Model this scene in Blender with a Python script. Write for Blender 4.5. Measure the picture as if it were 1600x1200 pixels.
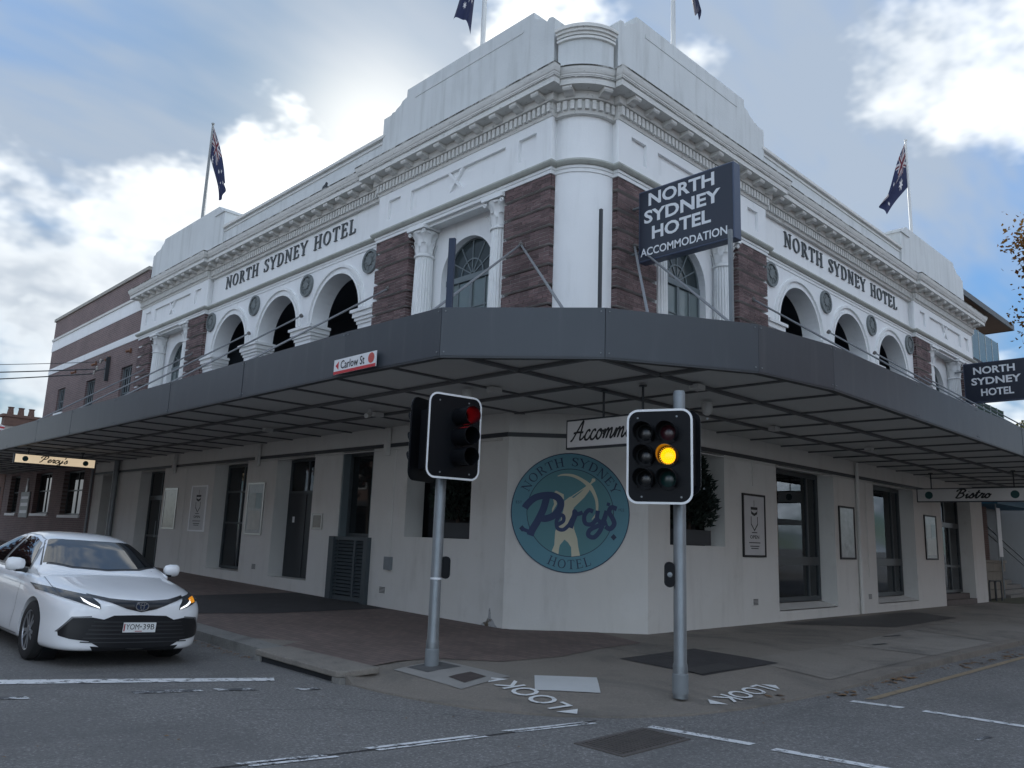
import bpy, bmesh, math, random
from mathutils import Vector, Matrix
from mathutils.bvhtree import BVHTree
for o in list(bpy.data.objects): bpy.data.objects.remove(o)
scene = bpy.context.scene
COL = scene.collection
R = math.radians
random.seed(7)

# ------------------------------------------------------------------ camera
# world: the two street walls of the hotel meet (ideally) at the origin; the right street wall runs along +X, the left one along +Y
def make_camera():
    yaw, pitch, roll, F = 0.802614, 0.190686, 0.0357597, 1246.49
    f = Vector((math.cos(pitch)*math.cos(yaw), math.cos(pitch)*math.sin(yaw), math.sin(pitch)))
    r = Vector((math.sin(yaw), -math.cos(yaw), 0)); u = r.cross(f)
    r2 = r*math.cos(roll) + u*math.sin(roll); u2 = u*math.cos(roll) - r*math.sin(roll)
    cd = bpy.data.cameras.new('camera'); cd.sensor_width = 36; cd.lens = F/1600*36
    cd.clip_start = .05; cd.clip_end = 3000
    c = bpy.data.objects.new('camera', cd); COL.objects.link(c)
    m = Matrix((r2, u2, -f)).transposed().to_4x4(); m.translation = Vector((-10.3, -8.85, 1.6))
    c.matrix_world = m
    scene.camera = c
make_camera()
scene.render.resolution_x = 1024; scene.render.resolution_y = 768

# ------------------------------------------------------------------ sky, sun, exposure
SUN_AZ, SUN_EL = R(57.0), R(27.0)          # azimuth measured from +X towards +Y
SUN_DIR = Vector((math.cos(SUN_EL)*math.cos(SUN_AZ), math.cos(SUN_EL)*math.sin(SUN_AZ), math.sin(SUN_EL)))
SKY_STRENGTH, SUN_STRENGTH, EXPOSURE = 0.12, 1.2, 1.72
class NT:
    """small helper around a node tree"""
    def __init__(s, tree): s.t = tree; s.t.nodes.clear()
    def n(s, typ, ins=None, **kw):
        nd = s.t.nodes.new(typ)
        for k, v in kw.items(): setattr(nd, k, v)
        for k, v in (ins or {}).items():
            sk = nd.inputs[k]
            if isinstance(v, bpy.types.NodeSocket): s.t.links.new(v, sk)
            else: sk.default_value = v
        return nd
    def math(s, op, a, b=0.0, clamp=False):
        return s.n('ShaderNodeMath', {0: a, 1: b}, operation=op, use_clamp=clamp).outputs[0]
    def mix(s, fac, a, b, blend='MIX'):
        nd = s.n('ShaderNodeMix', data_type='RGBA', blend_type=blend)
        for k, v in ((0, fac), (6, a), (7, b)):
            if isinstance(v, bpy.types.NodeSocket): s.t.links.new(v, nd.inputs[k])
            else: nd.inputs[k].default_value = v
        return nd.outputs[2]
    def ramp(s, fac, stops, interp='LINEAR'):
        nd = s.n('ShaderNodeValToRGB', {0: fac}); cr = nd.color_ramp; cr.interpolation = interp
        while len(cr.elements) > 1: cr.elements.remove(cr.elements[0])
        for i, (p, c) in enumerate(stops):
            e = cr.elements[0] if i == 0 else cr.elements.new(p)
            e.position = p; e.color = c if len(c) == 4 else (*c, 1)
        return nd.outputs[0]
    def noise(s, vec, scale, detail=4, rough=.5, dist=0.0):
        return s.n('ShaderNodeTexNoise', {'Vector': vec, 'Scale': scale, 'Detail': detail, 'Roughness': rough, 'Distortion': dist}).outputs[0]
    def smooth(s, x, lo, hi):
        return s.n('ShaderNodeMapRange', {0: x, 1: lo, 2: hi, 3: 0.0, 4: 1.0}, interpolation_type='SMOOTHSTEP').outputs[0]
def G1(v): return (v, v, v, 1)

def make_world():
    w = bpy.data.worlds.new('World'); scene.world = w; w.use_nodes = True
    N = NT(w.node_tree)
    sky = N.n('ShaderNodeTexSky', sky_type='NISHITA', sun_disc=False, sun_elevation=SUN_EL, sun_rotation=math.pi/2-SUN_AZ,
              altitude=50, air_density=1.0, dust_density=0.6, ozone_density=1.5).outputs[0]
    d = N.n('ShaderNodeTexCoord').outputs['Generated']
    sep = N.n('ShaderNodeSeparateXYZ', {0: d})
    dot = lambda v: N.n('ShaderNodeVectorMath', {0: d, 1: tuple(v)}, operation='DOT_PRODUCT').outputs['Value']
    blob = lambda v, w, k: N.math('MULTIPLY', N.smooth(dot(v), math.cos(R(w)), 1.0), k)
    # heaped clouds: noise over the dome, more of it towards the low sun, thinner elsewhere
    flat = N.n('ShaderNodeVectorMath', {0: d, 1: (1.0, 1.0, 1.55)}, operation='MULTIPLY').outputs[0]
    off = N.n('ShaderNodeVectorMath', {0: flat, 1: (CLOUD_SEED, .37, 1.9)}, operation='ADD').outputs[0]
    n1 = N.noise(off, 3.4, 5, .6)
    off2 = N.n('ShaderNodeVectorMath', {0: off, 1: tuple(Vector((SUN_DIR.x, SUN_DIR.y, SUN_DIR.z*1.55))*.045)}, operation='ADD').outputs[0]
    n2 = N.noise(off2, 3.4, 3, .6)
    low = N.math('MULTIPLY', N.math('SUBTRACT', 1.0, N.smooth(sep.outputs[2], .12, .62)), .055)
    brk = N.noise(off, 11.0, 4, .6)
    dens = N.math('ADD', N.math('ADD', n1, low), N.math('MULTIPLY', N.math('SUBTRACT', brk, .5), .16))
    for v, w, k in CLOUD_BIAS: dens = N.math('ADD', dens, blob(v, w, k))
    mask = N.smooth(dens, .50, .66)
    core = N.smooth(dens, .57, .70)
    relief = N.math('ADD', N.math('MULTIPLY', N.math('SUBTRACT', n1, n2), 7.0), .5, True)      # side of each heap turned to the sun
    # high thin veil on a flat layer
    h = N.math('ADD', N.math('MAXIMUM', sep.outputs[2], 0.0), 0.25)
    vec = N.n('ShaderNodeCombineXYZ', {0: N.math('DIVIDE', sep.outputs[0], h), 1: N.math('DIVIDE', sep.outputs[1], h), 2: 4.0}).outputs[0]
    wisp = N.noise(N.n('ShaderNodeVectorMath', {0: vec, 1: (.8, 2.0, 1.0)}, operation='MULTIPLY').outputs[0], 1.7, 4, .6)
    veil = N.math('MULTIPLY', N.smooth(wisp, .36, .66), .95)
    sd = N.math('MAXIMUM', dot(SUN_DIR), 0.0)
    glow = N.math('POWER', sd, 22.0); glow2 = N.math('POWER', sd, 130.0)
    k = SKY_LEVEL
    # clouds seen against the light have grey bellies; those the sun shines on from behind the viewer are white all over
    shade = N.mix(core, (2.6*k, 2.75*k, 2.85*k, 1), (1.2*k, 1.4*k, 1.65*k, 1))
    shade = N.mix(N.math('MULTIPLY', relief, .7), shade, (3.2*k, 3.3*k, 3.35*k, 1))
    lit = N.mix(N.math('MULTIPLY', glow, .55), shade, (4.1*k, 4.1*k, 4.0*k, 1))
    lit = N.mix(glow2, lit, (7*k, 6.9*k, 6.5*k, 1))
    front = N.smooth(N.math('MULTIPLY', dot(SUN_DIR), -1.0), -.55, .25)
    lit = N.mix(front, lit, (7.0*k, 7.8*k, 8.8*k, 1))
    base = N.mix(1.0, sky, (SKY_GAIN[0], SKY_GAIN[1], SKY_GAIN[2], 1), 'MULTIPLY')
    g = N.n('ShaderNodeSeparateColor', {0: base}).outputs[1]
    fk = N.math('MINIMUM', N.math('DIVIDE', 1.1*k, N.math('MAXIMUM', g, .01)), 1.0)             # hazy, not dazzling, round the veiled sun
    base = N.mix(1.0, base, N.n('ShaderNodeCombineColor', {0: fk, 1: fk, 2: fk}).outputs[0], 'MULTIPLY')
    c1 = N.mix(veil, base, (1.14*k, 1.36*k, 1.66*k, 1))
    c1 = N.mix(N.math('MULTIPLY', N.math('POWER', sd, 190.0), .8), c1, (3.4*k, 3.4*k, 3.3*k, 1))      # thin cloud lit through by the sun
    c2 = N.mix(mask, c1, lit)
    bg = N.n('ShaderNodeBackground', {0: c2, 1: SKY_STRENGTH})
    out = N.n('ShaderNodeOutputWorld', {0: bg.outputs[0]})
CLOUD_SEED = 3.1
SKY_LEVEL = 1.0
SKY_GAIN = (.24, .34, .43)
CLOUD_BIAS = [((.26, .937, .235), 17, .10), ((.348, .867, .357), 9, .10), ((.445, .778, .443), 8, .08), ((.425, .72, .56), 13, -.12), ((.83, .268, .489), 6, .08), ((.878, .195, .437), 5, .08), ((.205, .889, .42), 9, -.12), ((.895, .259, .363), 8, -.06), ((.724, .41, .555), 10, -.06)]
make_world()
scene.world.cycles.sampling_method = 'MANUAL'; scene.world.cycles.sample_map_resolution = 512
def make_sun():
    l = bpy.data.lights.new('sun', 'SUN'); l.energy = SUN_STRENGTH; l.angle = R(10); l.color = (1, .95, .88)
    o = bpy.data.objects.new('sun', l); COL.objects.link(o)
    o.rotation_euler = SUN_DIR.to_track_quat('Z', 'Y').to_euler()
make_sun()
vs = scene.view_settings
vs.view_transform = 'Standard'; vs.look = 'None'; vs.exposure = EXPOSURE; vs.gamma = 1.0; vs.use_curve_mapping = False
scene.render.engine = 'CYCLES'
scene.cycles.max_bounces = 6; scene.cycles.diffuse_bounces = 3; scene.cycles.glossy_bounces = 3; scene.cycles.transmission_bounces = 2

# ------------------------------------------------------------------ materials
MATS = {}
def mat(name, col, rough=.6, var=.12, vscale=2.0, bump=0.0, bscale=40.0, spec=.5, metal=0.0, dirt=0.0, dirtcol=(.05, .05, .045), streak=False, coat=0.0, emit=None, estr=0.0, extra=None):
    """procedural paint / plaster / stone: two-octave colour variation, optional grime and relief"""
    if name in MATS: return MATS[name]
    m = bpy.data.materials.new(name); m.use_nodes = True; N = NT(m.node_tree)
    tc = N.n('ShaderNodeTexCoord').outputs['Object']
    geo = N.n('ShaderNodeNewGeometry').outputs['Position']
    a = N.noise(geo, vscale, 4, .6)
    f = N.math('ADD', N.math('MULTIPLY', N.math('SUBTRACT', a, .5), 2*var), 1.0)
    c = N.mix(1.0, (*col, 1), N.n('ShaderNodeCombineColor', {0: f, 1: f, 2: f}).outputs[0], 'MULTIPLY')
    if dirt > 0:
        sc = (1.0, 1.0, .12) if streak else (1.0, 1.0, 1.0)
        v = N.n('ShaderNodeVectorMath', {0: geo, 1: sc}, operation='MULTIPLY').outputs[0]
        k = N.math('MULTIPLY', N.smooth(N.noise(v, 4.0, 5, .65), .5, .82), dirt)
        c = N.mix(k, c, (*dirtcol, 1))
    if extra: c = extra(N, c, geo)
    ins = {'Base Color': c, 'Roughness': rough, 'Metallic': metal, 'Specular IOR Level': spec, 'Coat Weight': coat, 'Coat Roughness': .03}
    if emit: ins['Emission Color'] = (*emit, 1); ins['Emission Strength'] = estr
    b = N.n('ShaderNodeBsdfPrincipled', ins)
    if bump > 0:
        bn = N.n('ShaderNodeBump', {'Height': N.noise(geo, bscale, 3, .6), 'Strength': bump, 'Distance': .02})
        N.t.links.new(bn.outputs[0], b.inputs['Normal'])
    N.n('ShaderNodeOutputMaterial', {0: b.outputs[0]})
    MATS[name] = m
    return m
def swz(N, geo, order):
    s = N.n('ShaderNodeSeparateXYZ', {0: geo}); o = [s.outputs[i] if i is not None else 0.0 for i in order]
    return N.n('ShaderNodeCombineXYZ', {0: o[0], 1: o[1], 2: o[2]}).outputs[0]
def brick_extra(order, c1, c2, mortar, bw=.24, bh=.086, ms=.009, bright=1.0):
    def ex(N, c, geo):
        b = N.n('ShaderNodeTexBrick', {'Vector': swz(N, geo, order), 'Color1': (*c1, 1), 'Color2': (*c2, 1), 'Mortar': (*mortar, 1), 'Scale': 1.0,
                'Mortar Size': ms, 'Mortar Smooth': .2, 'Bias': 0.0, 'Brick Width': bw, 'Row Height': bh})
        n = N.noise(geo, .7, 5, .6)
        f = N.math('ADD', N.math('MULTIPLY', n, .7), .65)
        return N.mix(1.0, b.outputs[0], N.n('ShaderNodeCombineColor', {0: f, 1: f, 2: f}).outputs[0], 'MULTIPLY')
    return ex
def asphalt_extra(N, c, geo):
    n = N.noise(geo, 38.0, 3, .75)
    c = N.mix(N.math('MULTIPLY', N.smooth(n, .52, .70), .8), c, (.42, .415, .40, 1))
    c = N.mix(N.math('MULTIPLY', N.math('SUBTRACT', 1.0, N.smooth(n, .30, .46)), .6), c, (.04, .041, .043, 1))
    patch = N.smooth(N.noise(geo, .30, 4, .6, .6), .44, .62)
    c = N.mix(N.math('MULTIPLY', patch, .40), c, (.12, .118, .115, 1))
    v = N.n('ShaderNodeVectorMath', {0: geo, 1: (.5, 3.0, 1.0)}, operation='MULTIPLY').outputs[0]
    c = N.mix(N.math('MULTIPLY', N.smooth(N.noise(v, .6, 4, .6), .52, .72), .3), c, (.10, .10, .098, 1))
    return c
def concrete_extra(N, c, geo):
    n = N.noise(geo, 34.0, 3, .75)
    c = N.mix(N.math('MULTIPLY', N.smooth(n, .52, .72), .40), c, (.10, .095, .088, 1))
    c = N.mix(N.math('MULTIPLY', N.math('SUBTRACT', 1.0, N.smooth(n, .28, .46)), .30), c, (.40, .385, .36, 1))
    st = N.smooth(N.noise(geo, .6, 5, .65, .9), .46, .70)
    c = N.mix(N.math('MULTIPLY', st, .55), c, (.095, .092, .085, 1))
    gum = N.n('ShaderNodeTexVoronoi', {'Vector': geo, 'Scale': 2.2}).outputs[0]
    return N.mix(N.math('MULTIPLY', N.math('SUBTRACT', 1.0, N.smooth(gum, .04, .07)), .45), c, (.055, .055, .053, 1))
def worn_extra(lo, hi, under):
    def ex(N, c, geo):
        k = N.smooth(N.noise(geo, 9.0, 6, .75), lo, hi)
        return N.mix(k, c, (*under, 1))
    return ex
def grime_extra(N, c, geo):
    v = N.n('ShaderNodeVectorMath', {0: geo, 1: (1.2, 1.2, 7.0)}, operation='MULTIPLY').outputs[0]
    k = N.smooth(N.noise(v, 3.2, 9, .7), .50, .78)
    c = N.mix(N.math('MULTIPLY', k, .5), c, (.16, .155, .14, 1))
    k2 = N.smooth(N.noise(geo, 11.0, 5, .8), .60, .70)
    return N.mix(N.math('MULTIPLY', k2, .75), c, (.045, .045, .04, 1))
def crack_extra(N, c, geo):
    p = N.smooth(N.noise(geo, 6.5, 5, .8), .68, .72)
    c = N.mix(N.math('MULTIPLY', p, .55), c, (.22, .215, .19, 1))
    v2 = N.n('ShaderNodeVectorMath', {0: geo, 1: (2.0, 2.0, .16)}, operation='MULTIPLY').outputs[0]
    s = N.smooth(N.noise(v2, 2.4, 5, .6), .46, .76)
    c = N.mix(N.math('MULTIPLY', s, .34), c, (.30, .31, .29, 1))
    return N.mix(N.math('MULTIPLY', N.smooth(N.noise(geo, .8, 4, .6), .48, .66), .18), c, (.42, .44, .44, 1))
def scuff_extra(N, c, geo):
    v = N.n('ShaderNodeVectorMath', {0: geo, 1: (1.0, 1.0, .2)}, operation='MULTIPLY').outputs[0]
    c = N.mix(N.math('MULTIPLY', N.smooth(N.noise(v, 2.6, 5, .65), .48, .78), .30), c, (.36, .35, .32, 1))
    c = N.mix(N.math('MULTIPLY', N.smooth(N.noise(geo, .55, 3, .6), .50, .56), .14), c, (.74, .74, .73, 1))          # touched-up paint
    c = N.mix(N.math('MULTIPLY', N.smooth(N.noise(geo, 9.0, 5, .8), .70, .74), .5), c, (.22, .21, .19, 1))          # chips and scuffs
    return N.mix(N.math('MULTIPLY', N.smooth(N.noise(geo, 1.7, 5, .7), .58, .72), .16), c, (.34, .32, .28, 1))                # old grime
WHITE = mat('white_render', (.83, .84, .84), .75, .05, 1.1, .12, 30, dirt=.22, dirtcol=(.36, .36, .33), streak=True)
PARA = mat('weathered_parapet_render', (.60, .62, .62), .8, .07, .9, .2, 25, extra=crack_extra)
CORN = mat('grimy_cornice_render', (.66, .655, .625), .8, .09, 1.2, .2, 25, extra=grime_extra)
TRIM = mat('white_trim', (.82, .83, .82), .65, .04, 2.0, .08, 40, dirt=.25, dirtcol=(.3, .29, .26))
GRIME = mat('black_grime_edge', (.60, .60, .57), .85, .1, 2.0, extra=lambda N, c, geo: N.mix(N.smooth(N.noise(geo, 3.0, 6, .75), .36, .56), c, (.06, .06, .05, 1)))
BEADM = mat('lichen_stained_moulding', (.42, .43, .39), .85, .15, 5.0, .3, 40, dirt=.5, dirtcol=(.16, .16, .13))
GWALL = mat('grey_wall_paint', (.64, .63, .595), .7, .05, .8, .15, 22, extra=scuff_extra)
DKTRIM = mat('charcoal_trim', (.035, .04, .045), .5, .1)
DKFRAME = mat('dark_window_frame', (.045, .055, .06), .4, .1)
GREYFRAME = mat('grey_window_frame', (.14, .17, .18), .5, .1)
FASC = mat('slate_fascia', (.046, .055, .066), .42, .12, .9, .35, 1.1, dirt=.35, dirtcol=(.11, .12, .125), streak=True)
SOFF = mat('grey_soffit', (.54, .54, .52), .8, .07, .9, .05)
BATT = mat('soffit_batten', (.12, .122, .125), .6, .1)
def each_brick(N, c, geo):
    sn = N.n('ShaderNodeVectorMath', {0: geo, 1: (.242, .242, .0885)}, operation='SNAP').outputs[0]
    w = N.n('ShaderNodeTexWhiteNoise', {0: sn}).outputs[0]
    f = N.math('ADD', N.math('MULTIPLY', w, .75), .62)
    c = N.mix(1.0, c, N.n('ShaderNodeCombineColor', {0: f, 1: f, 2: f}).outputs[0], 'MULTIPLY')
    v = N.n('ShaderNodeVectorMath', {0: geo, 1: (1.0, 1.0, .3)}, operation='MULTIPLY').outputs[0]
    return N.mix(N.math('MULTIPLY', N.smooth(N.noise(v, 7.0, 4, .7), .68, .74), .22), c, (.45, .42, .40, 1))      # salt bloom and old paint
BRICK = mat('brown_brick', (.135, .088, .086), .8, .3, 9.0, .5, 60, extra=each_brick)
MORT = mat('brick_mortar', (.55, .52, .50), .9, .3, 3.0, .3, 60, dirt=.45, dirtcol=(.12, .09, .085))
WING = mat('brick_wing', (.1, .06, .05), .85, extra=brick_extra((1, 2, None), (.19, .125, .118), (.15, .10, .097), (.25, .22, .21)))
WINGX = mat('brick_wing_side', (.1, .06, .05), .85, extra=brick_extra((0, 2, None), (.19, .125, .118), (.15, .10, .097), (.25, .22, .21)))
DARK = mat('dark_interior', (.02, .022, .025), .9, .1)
METAL = mat('galvanised_steel', (.22, .24, .25), .45, .22, 5.0, .1, 25, metal=.55, dirt=.3, dirtcol=(.2, .2, .2))
GREYM = mat('grey_painted_steel', (.20, .22, .23), .5, .15, 4.0)
RODM = mat('tie_rod_steel', (.24, .25, .26), .5, .2, 8.0, metal=.3)
BLACKP = mat('black_plastic', (.005, .006, .008), .5, .2, 6.0, spec=.2)
WHITEP = mat('white_border_paint', (.82, .83, .83), .4, .04)
NAVY = mat('navy_sign_face', (.008, .014, .03), .3, .1, 1.0)
NAVYS = mat('navy_sign_case', (.05, .07, .12), .4, .1, 1.0)
LETW = mat('white_lettering', (.72, .74, .76), .5, .04)
LETG = mat('dark_grey_letter', (.085, .095, .10), .6, .15)
ROUND = mat('grey_roundel', (.17, .19, .19), .7, .2, 8.0, .2, 60)
BLACK = mat('black_print', (.012, .012, .013), .6, .05)
ASPH = mat('asphalt', (.185, .18, .172), .85, .15, 1.2, .55, 120, extra=asphalt_extra)
CONC = mat('footpath_concrete', (.225, .20, .17), .88, .15, 1.5, .35, 70, extra=concrete_extra)
CONCL = mat('pale_concrete_slab', (.245, .222, .192), .88, .12, 1.5, .3, 70, extra=concrete_extra)
KERB = mat('kerb_stone', (.22, .215, .20), .88, .2, 3.0, .4, 50, extra=concrete_extra)
PAVE = mat('brick_paving', (.1, .07, .06), .85, bump=.2, extra=brick_extra((1, 0, None), (.20, .148, .128), (.15, .113, .10), (.10, .085, .077), .23, .115, .008))
BITU = mat('bitumen_patch', (.045, .042, .043), .9, .35, 3.0, .5, 60)
PAINT = mat('road_paint', (.74, .75, .75), .7, .05, extra=worn_extra(.50, .62, (.08, .082, .085)))
PAINT2 = mat('footpath_paint', (.74, .75, .74), .7, .05, extra=worn_extra(.56, .70, (.22, .21, .19)))
PAINTW = mat('worn_road_paint', (.66, .67, .67), .7, .05, extra=worn_extra(.40, .52, (.08, .082, .085)))
PAINTY = mat('yellow_edge_paint', (.30, .235, .15), .75, .1, extra=worn_extra(.52, .70, (.09, .085, .08)))
TACT = mat('pale_pad', (.55, .56, .55), .8, .08, 5.0)
def clear_glass(name, tint=.75):
    m = bpy.data.materials.new(name); m.use_nodes = True; N = NT(m.node_tree)
    fr = N.n('ShaderNodeFresnel', {0: 1.5}).outputs[0]
    a = N.n('ShaderNodeBsdfTransparent', {0: (tint, tint*1.02, tint*1.02, 1)}); g = N.n('ShaderNodeBsdfGlossy', {0: (.9, .95, 1, 1), 1: .015})
    N.n('ShaderNodeOutputMaterial', {0: N.n('ShaderNodeMixShader', {0: fr, 1: a.outputs[0], 2: g.outputs[0]}).outputs[0]}); return m
CLEAR = clear_glass('shop_window_glass')
def glass(name, base, rough=.03, spec=.35):
    return mat(name, base, rough, .05, .5, spec=spec)
GLASS = glass('dark_window_glass', (.010, .014, .016))
GLASSB = glass('blind_backed_glass', (.16, .20, .20))
GLASSF = glass('fanlight_glass', (.03, .042, .045))

# ------------------------------------------------------------------ mesh helpers
TL = lambda s, d, z: (d, s, z)                 # left street wall: s along +Y, d into the building
TRG = lambda s, d, z: (s, d, z)                # right street wall, ground floor
TR = lambda s, d, z: (s, d + .08, z)           # right street wall, upper floor
IDT = lambda x, y, z: (x, y, z)
class MB:
    def __init__(s, T=IDT): s.v = []; s.f = []; s.T = T; s.uv = None
    def add(s, vs, fs):
        o = len(s.v); s.v += [s.T(*p) for p in vs]; s.f += [tuple(i+o for i in f) for f in fs]; return s
    def box(s, a0, a1, b0, b1, c0, c1):
        v = [(x, y, z) for z in (c0, c1) for y in (b0, b1) for x in (a0, a1)]
        return s.add(v, [(0, 2, 3, 1), (4, 5, 7, 6), (0, 1, 5, 4), (2, 6, 7, 3), (0, 4, 6, 2), (1, 3, 7, 5)])
    def prism(s, poly, lo, hi, fn):
        """extrude a 2D polygon; fn(u, v, w) -> local xyz"""
        n = len(poly); v = [fn(u, w, lo) for u, w in poly] + [fn(u, w, hi) for u, w in poly]
        return s.add(v, [tuple(range(n))[::-1], tuple(range(n, 2*n))] + [(i, (i+1) % n, n+(i+1) % n, n+i) for i in range(n)])
    def tube(s, p0, p1, r0, r1=None, n=10, caps=True):
        r1 = r0 if r1 is None else r1
        a, b = Vector(p0), Vector(p1); ax = (b-a).normalized()
        q = ax.orthogonal().normalized(); w = ax.cross(q)
        v = []
        for c, r in ((a, r0), (b, r1)):
            for i in range(n):
                t = 2*math.pi*i/n; v.append(tuple(c + q*(r*math.cos(t)) + w*(r*math.sin(t))))
        f = [(i, (i+1) % n, n+(i+1) % n, n+i) for i in range(n)]
        if caps: f += [tuple(range(n))[::-1], tuple(range(n, 2*n))]
        return s.add(v, f)
    def lathe(s, prof, cx, cy, n=24, a0=0.0, a1=2*math.pi, mod=None):
        full = abs(a1-a0-2*math.pi) < 1e-6; m = n if full else n+1; v = []
        for r, z in prof:
            for i in range(m):
                t = a0+(a1-a0)*i/n; k = r*(mod(t, z) if mod else 1.0)
                v.append((cx+k*math.cos(t), cy+k*math.sin(t), z))
        f = []
        for j in range(len(prof)-1):
            for i in range(n):
                i2 = (i+1) % m; f.append((j*m+i, j*m+i2, (j+1)*m+i2, (j+1)*m+i))
        if full: f += [tuple(range(m))[::-1], tuple(range((len(prof)-1)*m, len(prof)*m))]
        return s.add(v, f)
    def mesh(s, name):
        me = bpy.data.meshes.new(name); me.from_pydata(s.v, [], s.f); 
        bm = bmesh.new(); bm.from_mesh(me); bmesh.ops.recalc_face_normals(bm, faces=bm.faces); bm.to_mesh(me); bm.free()
        return me
    def build(s, name, material, parent=None, smooth=False, kind=None, keepnormals=False):
        if keepnormals:
            me = bpy.data.meshes.new(name); me.from_pydata(s.v, [], s.f)
        else: me = s.mesh(name)
        return link(name, me, material, parent, smooth, kind)
def link(name, me, material, parent=None, smooth=False, kind=None):
    if material and not me.materials: me.materials.append(material)
    if smooth:
        for p in me.polygons: p.use_smooth = True
        if smooth != 'all':
            try: me.set_sharp_from_angle(angle=R(35))
            except Exception: pass
    o = bpy.data.objects.new(name, me); COL.objects.link(o)
    if parent: o.parent = parent; 
    if parent: o.matrix_parent_inverse = parent_matrix(parent).inverted()
    if kind: o['kind'] = kind
    return o
def parent_matrix(p):
    m = p.matrix_basis.copy()
    return (parent_matrix(p.parent) @ p.matrix_parent_inverse @ m) if p.parent else m
def tag(o, label, cat, group=None):
    o['label'] = label; o['category'] = cat
    if group: o['group'] = group
    return o
def thing(name, label, cat, loc=(0, 0, 0), group=None, rz=0.0):
    o = bpy.data.objects.new(name, None); COL.objects.link(o); o.location = loc; o.rotation_euler = (0, 0, rz); o.empty_display_size = .2
    return tag(o, label, cat, group)
def fuse(parts, name, material, parent=None, **k):
    m = MB()
    for p in parts: m.add(p.v, p.f)
    return m.build(name, material, parent, **k)

# ------------------------------------------------------------------ lettering: ribbons with variable width
def smooth_pts(pts, n=6, closed=False):
    P = [Vector(p[:2]) for p in pts]; W = [p[2] if len(p) > 2 else None for p in pts]; out = []
    m = len(P); rng = range(m if closed else m-1)
    for i in rng:
        if closed: a, b, c, d = P[i-1], P[i], P[(i+1) % m], P[(i+2) % m]; wb, wc = W[i], W[(i+1) % m]
        else: a, b, c, d = P[max(i-1, 0)], P[i], P[i+1], P[min(i+2, m-1)]; wb, wc = W[i], W[i+1]
        for k in range(n):
            t = k/n
            q = .5*((2*b) + (c-a)*t + (2*a-5*b+4*c-d)*t*t + (3*b-a-3*c+d)*t**3)
            out.append((q.x, q.y) if wb is None else (q.x, q.y, wb+(wc-wb)*t))
    if not closed: out.append(tuple(pts[-1]))
    else: out.append(out[0])
    return out
def ribbon(pts, w):
    """list of quads (as 4 points) following a polyline"""
    n = len(pts); L, Rr = [], []
    for i in range(n):
        p = Vector(pts[i][:2]); a = Vector(pts[max(i-1, 0)][:2]); b = Vector(pts[min(i+1, n-1)][:2])
        if (Vector(pts[0][:2])-Vector(pts[-1][:2])).length < 1e-6 and i in (0, n-1): a = Vector(pts[-2][:2]); b = Vector(pts[1][:2])
        t = (b-a); t = t.normalized() if t.length > 1e-9 else Vector((1, 0)); nrm = Vector((-t.y, t.x))
        ww = (pts[i][2] if len(pts[i]) > 2 else w)*.5
        L.append(p+nrm*ww); Rr.append(p-nrm*ww)
    return [(L[i], Rr[i], Rr[i+1], L[i+1]) for i in range(n-1)]
TK, TN, SF = .135, .06, .05
def serif(x, y, l=.17): return [((x-l, y), (x+l, y), SF)]
def st(x0, y0, x1, y1, w): return ((x0, y0), (x1, y1), w)
def ell(cx, cy, rx, ry, a0, a1, thick=TK, thin=TN, n=18):
    """arc with stress: thick at the sides, thin at top and bottom"""
    o = []
    for i in range(n+1):
        t = R(a0+(a1-a0)*i/n); o.append((cx+rx*math.cos(t), cy+ry*math.sin(t), thin+(thick-thin)*abs(math.cos(t))**1.5))
    return o
H0, H1 = SF/2, 1-SF/2
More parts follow.
